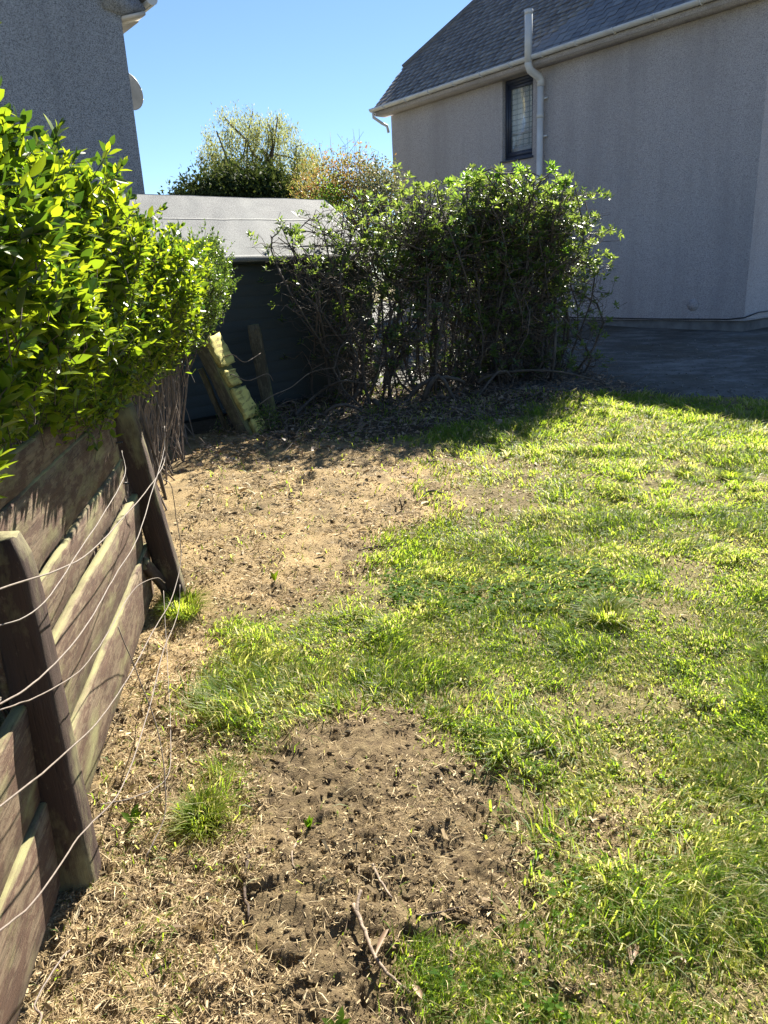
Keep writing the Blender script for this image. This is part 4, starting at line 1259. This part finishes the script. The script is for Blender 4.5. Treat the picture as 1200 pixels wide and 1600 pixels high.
def ground_branches():
    spec = [((-.05, 8.2, .32), (.9, 8.6, .46), .035), ((-.9, 7.9, .26), (-.1, 8.5, .62), .02), ((.5, 8.2, .30), (1.6, 8.8, .42), .028), ((1.2, 8.9, .36), (2.6, 8.65, .34), .022), ((-.6, 7.7, .26), (.35, 7.95, .36), .02), ((.1, 8.9, .4), (.35, 8.8, 1.25), .05)]
    labs = ['thick dead branch lying across the foot of the middle shrub', 'dead bramble branch arching up beside the leaning post', 'crooked fallen branch in the leaf litter under the shrubs', 'long bare fallen stem pointing to the driveway', 'short fallen branch in front of the straggly shrub', 'stout old leaning stump among the middle shrub stems']
    for (a, b_, r_), lab in zip(spec, labs):
        mb = MB(); mb.tube(curve([a], [b_], 12, .07)[0], (r_, r_ * .4), 7)
        tag(mb.build('fallen_branch', M_bark, None, True), lab, 'branch', 'fallen branches under the shrubs')
    n = 900
    x = rng.uniform(-1.6, 2.9, n); y = line(x) - rng.uniform(-.4, 1.9, n)
    a = np.stack([x, y, gz0(x, y) + .02], -1)
    d = rng.normal(size=(n, 3)); d[:, 2] = np.abs(d[:, 2]) * .35
    b_ = a + d * rng.uniform(.04, .22, n)[:, None]
    V, Q = batch_tubes(curve(a, b_, 4, .1), np.linspace(.005, .002, 4)[None].repeat(n, 0), 4)
    tag(mk('twig_litter', V, [Q], M_twig), 'scattered dead twigs covering the shaded soil beneath the shrubs', 'twigs', kind='stuff')
    n = 2600
    x = rng.uniform(-1.7, 3.0, n); y = line(x) - rng.uniform(-.6, 2.3, n)
    pos = np.stack([x, y, gz(x, y) + .012], -1)
    R = frames(rng.normal(size=(n, 3)) * np.array([1, 1, .25]), rng.normal(size=(n, 3)) * .5 + np.array([0, 0, 1]))
    o = scatter('x', LEAF4, pos, R, rng.uniform(.03, .075, n), M_deadleaf, None, None, rng.uniform(.8, 1.5, n), 0, mass='leaf_litter')
    tag(o, 'dry curled brown leaves lying on the soil under the shrubs', 'leaf litter', kind='stuff')
ground_branches()

# ------------------------------------------------------------------ leaning posts by the shed
def leaning_posts():
    az_, el_ = rad(105), rad(22)
    n_ = np.array([math.cos(el_) * math.sin(az_), math.cos(el_) * math.cos(az_), math.sin(el_)])
    ax = unit(HZ - n_ * n_[2]); wd = np.cross(n_, ax)
    foot = np.array([-1.235, 7.25, .06])
    post = thing('leaning_post', 'thick leaning post yellow with lichen, its face split into notched blocks, beside the dark hedge', 'post', tuple(foot))
    plank('core', M_oldpost, post, foot, foot + ax * 1.13, wd, .31, n_, .13, 20, .004, .012, .01)
    for z0, z1, w_, sh in ((.02, .27, .25, -.02), (.30, .60, .28, .0), (.64, .80, .24, .02), (.845, 1.15, .31, .0)):
        plank('block', M_slab, post, foot + n_ * .085 + ax * z0 + wd * sh, foot + n_ * .088 + ax * z1 + wd * sh, wd, w_, n_, .05, 10, .010, .006, .05)
    p = plank('leaning_post', M_oldpost, None, (-1.20, 8.16, .15), (-1.30, 8.12, 1.21), np.array([1, 0, 0]), .13, np.array([0, -1, 0]), .1, 16, .003, .01, .01, tipcut=.1)
    tag(p, 'dull mossy upright post against the shed, behind the lichened post', 'post')
    p = plank('loose_board', M_oldpost, None, (-1.50, 7.35, .15), (-1.72, 7.30, .86), np.array([1, 0, 0]), .055, np.array([0, -1, 0]), .03, 10, .003, .005, .02)
    tag(p, 'narrow splintered board leaning on the hedge side of the lichened post', 'board')
    # hooked bramble stems across the post's face
    labs = ['thin bramble stem trailing over the lichened post', 'thorny bramble loop at the top notch of the lichened post', 'bare bramble stem arching from the lichened post to the shrub', 'low bramble shoot beside the foot of the lichened post']
    S = [[(-1.5, 7.3, .95), (-1.38, 7.25, .98), (-1.28, 7.3, .90), (-1.15, 7.5, .96)],
         [(-1.6, 7.3, .75), (-1.42, 7.22, .80), (-1.27, 7.3, .72), (-1.1, 7.45, .76), (-1.05, 7.5, .68)],
         [(-1.35, 7.35, .36), (-1.1, 7.5, .52), (-.9, 7.7, .58), (-.7, 7.9, .70), (-.45, 8.1, .72)],
         [(-1.2, 7.4, .22), (-1.05, 7.5, .40), (-.88, 7.6, .45), (-.85, 7.65, .26)]]
    for pts, lab in zip(S, labs):
        mb = MB(); mb.tube(smooth_path(pts, 6), (.006, .003), 5)
        tag(mb.build('bramble_stem', M_twig, None, True), lab, 'bramble', 'bramble stems at the lichened post')
leaning_posts()

# ------------------------------------------------------------------ trees and shrubs beyond the shed
def blob_points(n, c, r, hollow=.55, lump=.25, seed=0):
    d = rng.normal(size=(n, 3)); d /= np.linalg.norm(d, axis=1, keepdims=True)
    rr = hollow + (1 - hollow) * rng.random(n) ** .6
    lumps = 1 + lump * (fbm(np.arctan2(d[:, 1], d[:, 0]) * 2.2 + 9, d[:, 2] * 3 + 4, seed, 3) - .5) * 2
    return np.array(c) + d * (rr * lumps)[:, None] * np.array(r), d

def tree(name, label, cat, foot, blobs, n, size, mat, trunk_r=.1, droop=0.0, hollow=.5, n_limb=9, limb_mat=None, tmpl=LEAF4, clump=0):
    h = thing(name, label, cat, foot)
    foot = np.array(foot)
    C = np.array([b[0] for b in blobs]); 
    top = C.mean(0)
    mb = MB(); mb.tube(curve([foot], [top], 7, .03)[0], (trunk_r, trunk_r * .4), 8); mb.build('trunk', limb_mat or M_bark, h, True)
    for i in range(n_limb):
        b_ = blobs[i % len(blobs)]
        q, _ = blob_points(1, b_[0], np.array(b_[1]) * .72, .4)
        s = random.uniform(.4, .95)
        mb = MB(); mb.tube(curve([foot * (1 - s) + top * s], q, 7, .08)[0], (trunk_r * .4, trunk_r * .08), 5); mb.build('limb', limb_mat or M_bark, h, True)
    P, Dn = [], []
    vol = np.array([b[1][0] * b[1][1] * b[1][2] for b in blobs]) ** .7; vol /= vol.sum()
    for i, b_ in enumerate(blobs):
        k = int(n * vol[i])
        if clump:
            cc, dd = blob_points(max(3, k // clump), b_[0], b_[1], hollow, .3, i)
            j = rng.integers(0, len(cc), k)
            pp = cc[j] + rng.normal(size=(k, 3)) * size * 1.9
            if droop:
                tt = rng.random(k)
                pp = cc[j] + rng.normal(size=(k, 3)) * size * .8
                pp[:, 2] -= tt * droop * (0.4 + .6 * _hash(j, j * 3, 5)); 
            P.append(pp); Dn.append(dd[j])
        else:
            pp, dd = blob_points(k, b_[0], b_[1], hollow, .3, i); P.append(pp); Dn.append(dd)
    P = np.concatenate(P); Dn = np.concatenate(Dn)
    d = Dn * .6 + rng.normal(size=P.shape) * .7
    if droop: d = rng.normal(size=P.shape) * .5 + np.array([0, 0, -1.0])
    R = frames(d, Dn + rng.normal(size=P.shape) * .8)
    scatter(name, tmpl, P, R, size * rng.uniform(.6, 1.4, len(P)), mat, h, None, None, 0, mass='crown')
    return h

tree('birch_tree', 'weeping birch tree with pale yellow-green hanging leaves beyond the shed', 'tree', (-3.1, 22, .6),
     [((-3.95, 22, 5.15), (.60, .8, .70)), ((-3.3, 22, 5.80), (.75, .8, .5)), ((-2.35, 22, 5.65), (.62, .8, .5)), ((-3.3, 22, 4.6), (1.2, .8, .8)), ((-2.4, 22.2, 4.6), (.9, .8, .8)), ((-1.6, 22, 5.0), (.55, .6, .45))],
     21000, .075, M_birch, .12, .75, .25, 22, tmpl=LEAFN, clump=26)
tree('evergreen_bush', 'wide dark evergreen bush directly behind the shed ridge', 'shrub', (-2.8, 18, .5),
     [((-3.45, 18, 3.28), (.70, .8, .58)), ((-2.80, 18, 3.42), (.75, .9, .58)), ((-2.20, 18, 3.36), (.6, .8, .56)), ((-3.92, 18, 3.15), (.42, .7, .5)), ((-2.8, 18, 2.5), (1.5, .8, .8))],
     46000, .10, M_ever, .12, 0, .6, 8, clump=12)
tree('willow_shrub', 'pale olive feathery shrub between the evergreen bush and the russet shrub', 'shrub', (-1.35, 17.6, .5),
     [((-1.2, 17.6, 3.75), (.55, .5, .62)), ((-1.35, 17.6, 3.1), (.6, .5, .7)), ((-.85, 17.6, 3.2), (.55, .5, .7)), ((-1.0, 17.6, 2.3), (.8, .5, .7))],
     12000, .055, M_willow, .06, .22, .25, 16, tmpl=LEAFN, clump=14)
tree('russet_shrub', 'shrub with reddish brown and yellow young leaves above the shed roof', 'shrub', (-.5, 14, .42),
     [((-.60, 14, 3.12), (.52, .45, .62)), ((-.15, 14, 3.2), (.50, .45, .55)), ((-.95, 14, 2.9), (.40, .4, .5)), ((.2, 14, 3.0), (.42, .4, .5)), ((-.3, 14, 2.2), (.8, .45, .6))],
     11000, .055, M_russet, .05, 0, .2, 30, limb_mat=M_twig, clump=7)
tree('grey_shrub', 'grey-green upright shrub beside the far corner of the right-hand house', 'shrub', (.3, 13.2, .4),
     [((.10, 13.2, 2.95), (.36, .4, .5)), ((.34, 13.2, 2.95), (.28, .4, .42)), ((.1, 13.2, 2.1), (.5, .4, .6))],
     5200, .05, M_grey_leaf, .04, 0, .2, 24, clump=8)
tree('yellow_bush', 'small bright yellow-green leafy bush peeping above the shed ridge', 'shrub', (-.62, 13.5, .4),
     [((-.62, 13.5, 3.02), (.18, .2, .16)), ((-.75, 13.5, 2.7), (.2, .2, .3))], 900, .05, M_bright, .02, 0, .1, 6, clump=8)

def bare_tree():
    h = thing('bare_tree', 'thin bare leafless tree top against the sky between birch and house', 'tree', (-.7, 20, .6))
    mb = MB(); mb.tube([(-.7, 20, .5), (-.68, 20, 2.5), (-.66, 20, 4.0)], (.05, .02), 6); mb.build('trunk', M_bark, h, True)
    for i in range(26):
        a = [-.68 + random.uniform(-.3, .4), 20, random.uniform(2.5, 3.9)]
        b_ = [a[0] + random.uniform(-.35, .55), 20 + random.uniform(-.4, .4), random.uniform(4.3, 5.35)]
        mb = MB(); mb.tube(curve([a], [b_], 7, .06)[0], (.010, .003), 4); mb.build('limb', M_twig, h)
bare_tree()

# ------------------------------------------------------------------ grass
def grass_density(x, y, m):
    d = 1.0 * np.ones_like(x)
    d = np.where(m['chips'] > 0, .012, d); d = np.where(m['thin'] > 0, .20, d)
    d = np.where(m['litter'] > 0, .035, d); d = np.where(m['soil'] > 0, .004, d)
    d = np.where(m['tuft_c'] > 0, 1.25, d); d = np.where(m['bare_a'] > 0, .08, d); d = np.where(m['bare_b'] > 0, .03, d)
    d = np.where(m['shade'] > 0, .07, d)
    d = np.where((m['tuft_a'] > 0), .45, d); d = np.where(m['tuft_b'] > 0, .26, d)
    d = d * np.clip((drive_edge(x) + .1 - y) / .3, 0, 1)
    f = -.725 - .137 * y
    d = np.where(x < f + .02, .0, d)
    patch = .65 * fbm(x * 3.3, y * 3.3, 101, 4) + .35 * fbm(x * 9, y * 9, 102, 3)
    lo = np.where((y < 2.5) & (x > .1), .475, .345) + .10 * ((x < -.1) & (y > 2.85) & (y < 3.7)) + .04 * (y > 3.2) * (x < 1)
    d = d * (0.14 + .86 * np.clip((patch - lo) / .16, 0, 1))
    fine = vnoise(x * 17, y * 17, 111)
    return np.clip(d * (.35 + 1.1 * fine), 0, 1)

def build_grass():
    n = 1800000
    # sample so that density falls gently with distance
    u = rng.random(n)
    y = 1.0 * (9.8 / 1.0) ** u
    w = rng.uniform(-.80, 1.12, n)
    x = w * y + 0.0
    jx, jy = rng.normal(size=(2, n)) * (.022 + .012 * y)
    m = masks(x + jx, y + jy)
    dn = grass_density(x, y, m)
    keep = rng.random(n) < dn * np.clip(.22 + .16 * y, 0, .85) * np.where(w > .64, .45, 1)
    x, y, dn = x[keep], y[keep], dn[keep]; m = {k: v[keep] for k, v in m.items()}
    n = len(x)
    z = gz(x, y)
    tuft = fbm(x * 5, y * 5, 121, 3)
    tall = (m['tuft_a'] + m['tuft_b'] + .5 * m['tuft_c']) > 0.4
    L_ = (.018 + .085 * np.clip(tuft - .36, 0, .5)) * rng.uniform(.5, 1.7, n) * (1 + .25 * np.clip(3.2 - y, 0, 1) * (x > .1)) * (1 + .9 * tall)
    L_ *= 1 + .15 * np.clip(y - 1.8, 0, 8)
    wd = (.0010 + .0018 * rng.random(n) ** 1.8) * (1 + .35 * ((y < 2.3) & (x > .25))) * (1 + .32 * np.clip(y - 1.5, 0, 9)) 
    flow = fbm(x * 1.7, y * 1.7, 131, 3) * 4 * math.pi
    an = flow + rng.normal(size=n) * 1.1
    lean = rng.uniform(.15, 1.25, n)
    d = np.stack([np.cos(an) * np.sin(lean), np.sin(an) * np.sin(lean), np.cos(lean)], -1)
    base = np.stack([x, y, z - .003], -1)
    mid = base + d * (L_ * .55)[:, None]
    d2 = d + np.stack([np.cos(an) * .55, np.sin(an) * .55, -.55 * np.ones(n)], -1); d2 /= np.linalg.norm(d2, axis=1, keepdims=True)
    tip = mid + d2 * (L_ * .55)[:, None]
    tip[:, 2] = np.maximum(tip[:, 2], z + .004)
    sa = an + math.pi / 2 + rng.normal(size=n) * .8
    s = np.stack([np.cos(sa), np.sin(sa), np.zeros(n)], -1) * (wd)[:, None]
    V = np.stack([base - s, base + s, mid + s * .8, mid - s * .8, tip], 1).reshape(-1, 3)
    b = (np.arange(n) * 5)[:, None]
    Q = b + np.array([[0, 1, 2, 3]]); T = b + np.array([[3, 2, 4]])
    dry = .5 * fbm(x * 2.1, y * 2.1, 141, 3) + .5 * fbm(x * 8, y * 8, 142, 3)
    r = np.clip(.20 + .46 * rng.random(n) + .9 * (dry - .5) + .12 * m['thin'] - .22 * m['clover'] - .04 * m['tuft_c'], 0, .85)
    r = np.where(rng.random(n) < .15 + .25 * m['thin'] + .15 * m['chips'], .97, r)
    o = mk('grass', V, [Q, T], M_grass, rnd=np.repeat(r, 5))
    tag(o, 'patchy lime green lawn grass, flattened and tufted over dry soil', 'grass', kind='stuff')
    print('grass blades', n)
build_grass()

def build_tufts():
    spots = [(2.48, 5.01, .13, .10, 'dark taller grass tuft at the far right of the lawn'), (2.2, 5.15, .10, .08, 'smaller grass tuft left of the dark far tuft'), (-1.02, 3.33, .16, .12, 'loose grass tuft at the foot of the far fence post'),
             (-.66, 2.52, .15, .10, 'tall fine grass tuft nearest the fence boards'), (.98, 3.0, .14, .10, 'pale flattened grass tuft right of the clover patch'), (-.60, 1.86, .10, .08, 'grass tuft on the edge of the dark hollow by the litter'), (1.55, 2.6, .14, .09, 'grass tuft near the right edge of the lawn')]
    for (cx, cy, R_, H_, lab) in spots:
        n = 420
        a = rng.uniform(0, 2 * math.pi, n); rr = R_ * .55 * np.sqrt(rng.random(n))
        x = cx + rr * np.cos(a); y = cy + rr * np.sin(a); z = gz(x, y)
        an = a + rng.normal(size=n) * .5; lean = rng.uniform(.05, 1.0, n)
        d = np.stack([np.cos(an) * np.sin(lean), np.sin(an) * np.sin(lean), np.cos(lean)], -1)
        L_ = H_ * rng.uniform(.5, 1.2, n)
        base = np.stack([x, y, z - .003], -1); mid = base + d * (L_ * .55)[:, None]
        d2 = d + np.stack([np.cos(an) * .7, np.sin(an) * .7, -.5 * np.ones(n)], -1)
        tip = mid + d2 * (L_ * .45)[:, None]
        sa = an + math.pi / 2
        s = np.stack([np.cos(sa), np.sin(sa), np.zeros(n)], -1) * (.0016 * (1 + .2 * cy))
        V = np.stack([base - s, base + s, mid + s * .8, mid - s * .8, tip], 1).reshape(-1, 3)
        b = (np.arange(n) * 5)[:, None]
        o = mk('grass_tuft', V, [b + np.array([[0, 1, 2, 3]]), b + np.array([[3, 2, 4]])], M_grass, rnd=np.repeat(rng.uniform(0, .8, n), 5))
        tag(o, lab, 'grass tuft', 'grass tufts in the lawn')
build_tufts()

def round_leaf(k=7):
    V = [(0, 0, 0)] + [(.5 * math.sin(a) , .5 - .5 * math.cos(a) * 1.0, .05 * math.sin(a * 2)) for a in np.linspace(.35, 2 * math.pi - .35, k)]
    return np.array(V), np.zeros((0, 4), int), np.array([(0, i + 1, i) for i in range(1, k)])

def build_clover():
    n = 30000
    x = rng.uniform(-.2, 1.4, n); y = rng.uniform(1.05, 4.1, n)
    m = masks(x, y)
    dn = m['clover'] * .42 + m['clover_b'] * .6 + m['tuft_c'] * .13
    keep = rng.random(n) < dn * np.clip((fbm(x * 4, y * 4, 171) - .25) / .3, 0, 1)
    x, y = x[keep], y[keep]; n = len(x)
    z = gz(x, y)
    pos, dirs, nr, sz = [], [], [], []
    h = rng.uniform(.008, .035, n); a0 = rng.uniform(0, 6.28, n); s = rng.uniform(.007, .0135, n) * (1 + .12 * (y - 1))
    tn = rng.normal(size=(n, 3)) * .3 + np.array([0, 0, 1])
    for j in range(3):
        a = a0 + j * 2.094
        pos.append(np.stack([x, y, z + h], -1)); dirs.append(np.stack([np.cos(a), np.sin(a), .25 * np.ones(n)], -1)); nr.append(tn); sz.append(s)
    o = scatter('x', round_leaf(6), np.concatenate(pos), frames(np.concatenate(dirs), np.concatenate(nr)), np.concatenate(sz), M_clover, None, None, None, 0, mass='clover')
    tag(o, 'dark green clover leaves spreading through the lawn', 'clover', kind='stuff')
    print('clover', n)
build_clover()

# ------------------------------------------------------------------ litter: wood chips and straw
def build_litter():
    n = 620000
    y = 1.0 * (7.6) ** rng.random(n); w = rng.uniform(-.8, .8, n); x = w * y
    m = masks(x, y)
    clus = fbm(x * 6, y * 6, 191, 4)
    lawn = .07
    dn = np.maximum.reduce([m['chips'] * .75, m['litter'] * .8, m['soil'] * .22 * (1 + .8 * (clus > .52)), m['bare_a'] * .4, m['bare_b'] * .5, m['thin'] * .35, lawn * np.ones(n), .25 * m['shade']])
    dn = dn * np.clip((clus - .28) / .25, .12, 1)
    f = -.725 - .137 * y
    keep = (rng.random(n) < dn * .8) & (x > f - .02) & (y < drive_edge(x))
    x, y = x[keep], y[keep]; n = len(x); m = {k: v[keep] for k, v in m.items()}
    z = gz(x, y, m)
    L_ = (.003 + .017 * rng.random(n) ** 1.8) * (1 + 1.2 * (rng.random(n) < .03)) * (1 + .22 * (y - 1)) * (1 - .2 * m['soil']) * (1 + 1.5 * (rng.random(n) < .006))
    an = rng.uniform(0, 6.28, n); pt = rng.normal(size=n) * .35
    d = np.stack([np.cos(an) * np.cos(pt), np.sin(an) * np.cos(pt), np.sin(pt)], -1)
    T = (np.array([(-.5, 0, 0), (.5, .08, .1), (.42, 1, .0), (-.55, .93, .12), (0.02, .5, .35)]), np.zeros((0, 4), int), np.array([(0, 1, 4), (1, 2, 4), (2, 3, 4), (3, 0, 4)]))
    T2 = (np.array([(-.5, 0.1, 0), (.25, 0, .0), (.5, .8, .1), (-.2, 1.0, -.1)]), np.array([(0, 1, 2, 3)]), np.zeros((0, 3), int))
    R = frames(d, rng.normal(size=(n, 3)) * .45 + np.array([0, 0, 1]))
    pos = np.stack([x, y, z + rng.uniform(.0, .008, n)], -1)
    wd = .07 + .25 * rng.random(n) ** 2
    r = np.clip(rng.beta(1.5, 1.3, n) + .15 * m['chips'] + .10 * m['litter'] - .25 * m['soil'] - .9 * np.clip(fbm(x * 5.5, y * 9, 201, 4) - .53, 0, .4) * 4, 0, 1) * .98
    o = scatter('x', T2, pos, R, L_, M_straw, None, r, wd, 0, mass='wood_chips')
    tag(o, 'dry straw-coloured wood chips and clippings strewn over the soil', 'wood chips', kind='stuff')
    print('chips', n)
    # long stringy fibres
    n = 90000
    y = 1.0 * (6.5) ** rng.random(n); x = rng.uniform(-.8, .8, n) * y
    m = masks(x, y)
    dn = np.maximum.reduce([m['chips'] * .35, m['litter'] * 1.0, m['soil'] * .13, .14 * np.ones(n)])
    keep = (rng.random(n) < dn) & (x > -.725 - .137 * y); x, y = x[keep], y[keep]; n = len(x)
    z = gz(x, y)
    an = rng.uniform(0, 6.28, n)
    a = np.stack([x, y, z + .003], -1)
    ln = rng.uniform(.015, .055, n) * (1 + .12 * (y - 1))
    dd = np.stack([np.cos(an), np.sin(an), rng.normal(size=n) * .18], -1) * ln[:, None]
    cv = np.stack([-np.sin(an), np.cos(an), np.zeros(n)], -1) * (ln * rng.normal(size=n) * .06)[:, None]
    sd_ = np.stack([-np.sin(an), np.cos(an), rng.normal(size=n) * .5], -1) * (.0004 + .0008 * rng.random(n) ** 2)[:, None] * (1 + .2 * (y - 1))[:, None]
    mid = a + dd * .5 + cv + np.array([0, 0, .003]); b_ = a + dd
    V = np.stack([a - sd_ * .6, a + sd_ * .6, mid + sd_, mid - sd_, b_], 1).reshape(-1, 3)
    k5 = (np.arange(n) * 5)[:, None]
    o = mk('straw', V, [k5 + np.array([[0, 1, 2, 3]]), k5 + np.array([[3, 2, 4]])], M_straw, rnd=np.repeat(np.clip(rng.beta(1.6, 1.3, n), 0, .98), 5))
    tag(o, 'thin dry straw and split fibres lying over the soil and litter', 'straw', kind='stuff')
    print('straw', n)
    # clods of earth
    n = 14000
    y = 1.05 * 6.0 ** rng.random(n); x = rng.uniform(-.75, .8, n) * y
    m = masks(x, y); keep = rng.random(n) < (m['soil'] * .8 + m['litter'] * .4 + m['chips'] * .35 + m['bare_a'] * .4 + m['bare_b'] * .4); x, y = x[keep], y[keep]; n = len(x)
    V0 = np.array([(1, 0, 0), (-1, 0, 0), (0, 1, 0), (0, -1, 0), (0, 0, 1), (0, 0, -1.)]) 
    T0 = np.array([(0, 2, 4), (2, 1, 4), (1, 3, 4), (3, 0, 4), (2, 0, 5), (1, 2, 5), (3, 1, 5), (0, 3, 5)])
    s = (.002 + .010 * rng.random(n) ** 4) * (1 + .15 * (y - 1))
    P = V0[None] * s[:, None, None] * rng.uniform(.6, 1.3, (n, 6, 1)) * np.array([1.2, 1.2, .8]); an = rng.uniform(0, 6.28, n)
    c, sn = np.cos(an)[:, None], np.sin(an)[:, None]
    P = np.stack([P[..., 0] * c - P[..., 1] * sn, P[..., 0] * sn + P[..., 1] * c, P[..., 2]], -1) + np.stack([x, y, gz(x, y) + .001], -1)[:, None]
    o = mk('soil_clods', P.reshape(-1, 3), [(T0[None] + (np.arange(n) * 6)[:, None, None]).reshape(-1, 3)], M_ground, cover=np.tile(np.array([0, 0, .1, 1.]), (n * 6, 1)))
    tag(o, 'crumbled brown earth clods on the bare soil', 'soil', kind='stuff')
build_litter()

def ground_pt(x, y, dz=.008): return np.array([x, y, float(gz(np.array([x]), np.array([y]))[0]) + dz])
STICKS = [
 ([(-.13, 1.51), (-.10, 1.43), (-.065, 1.34), (.005, 1.265)], .0062, M_stick, 'longest pale forked stick lying in the middle of the bare soil'),
 ([(.03, 1.455), (.09, 1.47), (.155, 1.492)], .0034, M_darkstick, 'thin brown twig pointing right of the long pale stick'),
 ([(-.43, 1.69), (-.425, 1.60), (-.40, 1.49)], .0065, M_darkstick, 'short thick dark stick in the litter near the fence side'),
 ([(-.08, 1.64), (-.06, 1.58), (-.03, 1.52)], .0045, M_stick, 'splintered stick just beyond the long pale stick'),
 ([(.12, 1.42), (.11, 1.36), (.09, 1.31)], .0045, M_darkstick, 'dark bent twig beside the near clover'),
 ([(.27, 4.88), (.33, 4.93), (.42, 4.90)], .012, M_darkstick, 'dark piece of root on the far wood chips'),
 ([(-.30, 1.78), (-.31, 1.70), (-.29, 1.63)], .0035, M_stick, 'short pale stick upper left on the bare soil'),
 ([(.40, 2.10), (.47, 2.11), (.54, 2.14)], .006, M_stick, 'stub of grey stick lying in the lawn'),
 ([(-.72, 1.33), (-.62, 1.36), (-.54, 1.42)], .0045, M_darkstick, 'curved dark twig in the litter near the fence foot'),
 ([(-.16, 4.0), (-.05, 4.05), (.07, 4.02)], .005, M_darkstick, 'thin dark twig on the wood chips near the grass edge'),
]
for pts, r_, mt, lab in STICKS:
    P = np.array([ground_pt(x, y, r_ * 1.1) for x, y in pts]); P[1:-1, 2] = np.maximum(P[1:-1, 2], (P[0, 2] + P[-1, 2]) / 2)
    path = smooth_path(P, 6) + rng.normal(size=(6 * (len(P) - 1) + 1, 3)) * r_ * .25
    mb = MB(); mb.tube(path, (r_, r_ * .55), 7)
    if 'forked' in lab:
        mb.tube(smooth_path([path[0] + np.array([.02, .03, .014]), path[0] + np.array([.012, .005, .006]), path[2]], 4), (r_ * .7, r_ * .8), 6)
    tag(mb.build('stick', mt, None, True), lab, 'stick', 'sticks lying on the ground')
mb = MB(); b0 = ground_pt(.12, 4.64, -.01); mb.tube([b0, b0 + np.array([-.004, .0, .05]), b0 + np.array([-.012, 0, .085])], (.007, .004), 6)
mb.tube([b0 + np.array([0, 0, .03]), b0 + np.array([.02, 0, .055])], (.004, .003), 5)
tag(mb.build('standing_twig', M_darkstick, None, True), 'small dark forked twig standing upright in the wood chips', 'twig')

def dead_leaves():
    S = [(.03, 1.245, .045, 'orange-brown dry leaf at the tip of the long pale stick'), (.55, 1.37, .07, 'large pale dry leaf in the lower right grass'), (.62, 1.34, .05, 'curled pale dry leaf right of the large one'), (-.04, 1.42, .09, 'long strip of split bark beside the long pale stick'), (.60, 1.42, .04, 'small dry leaf on top of the near grass tuft')]
    for x, y, s, lab in S:
        T = LEAF8[0].copy(); T[:, 2] += .25 * (T[:, 1] - .5) ** 2 + np.abs(T[:, 0]) * .8
        P = ground_pt(x, y, .012)
        an = random.uniform(0, 6.28)
        R = frames(np.array([[math.cos(an), math.sin(an), .1]]), np.array([[.1, .1, 1.0]]))[0]
        V = (T * s * np.array([.9 if 'bark' not in lab else .35, 1, 1])) @ R.T + P
        tag(mk('dead_leaf', V, [LEAF8[1], LEAF8[2]], M_deadleaf, rnd=np.full(8, random.random() * .5)), lab, 'dead leaf', 'dry leaves on the ground')
dead_leaves()

def seedling(x, y, label, n, s, mat, up_=1.0):
    p = ground_pt(x, y, -.002)
    h = thing('seedling', label, 'plant', tuple(p), 'young weeds in the soil')
    me = mk('leaf', LEAF8[0], [LEAF8[1], LEAF8[2]], mat, link=False, rnd=np.full(8, .8))
    for i in range(n):
        a = i * 2.4 + .4
        d = np.array([[math.cos(a), math.sin(a), up_]])
        R = frames(d, np.array([[-math.cos(a) * .5, -math.sin(a) * .5 - .3, 1.0]]))[0] * s * random.uniform(.7, 1.1)
        place('leaf', me, h, Matrix([list(R[k]) + [p[k]] for k in range(3)] + [[0, 0, 0, 1]]))
seedling(-.59, 3.58, 'single upright yellow-green leaf sprouting from the wood chips', 2, .085, M_privet, 3.0)
seedling(-.27, 1.80, 'dark green clump of grass shoots on the bare soil', 4, .038, M_clover, 2.5)
seedling(-.82, 1.88, 'small green weed at the foot of the near fence post', 4, .06, M_clover, .9)
seedling(-.16, 1.215, 'small leafy weed at the bottom edge of the bare soil', 6, .045, M_clover, .6)

def weed_clump():
    h = thing('weed_clump', 'pale green weeds growing at the foot of the lichened post', 'weeds', (-1.2, 7.35, .24))
    n = 900
    P, dd = blob_points(n, (-1.18, 7.35, .32), (.20, .18, .16), .2, .3, 3)
    scatter('x', LEAF4, P, frames(dd + rng.normal(size=P.shape) * .6, rng.normal(size=P.shape) + np.array([0, 0, 1])), rng.uniform(.015, .035, n), M_bush, h, None, None, 0, mass='foliage')
    S = curve(np.tile([-1.18, 7.35, .2], (24, 1)), P[:24], 5, .05)
    V, Q = batch_tubes(S, np.full((24, 5), .002), 3); tag(mk('stems', V, [Q], M_twig, h), kind='stuff')
weed_clump()
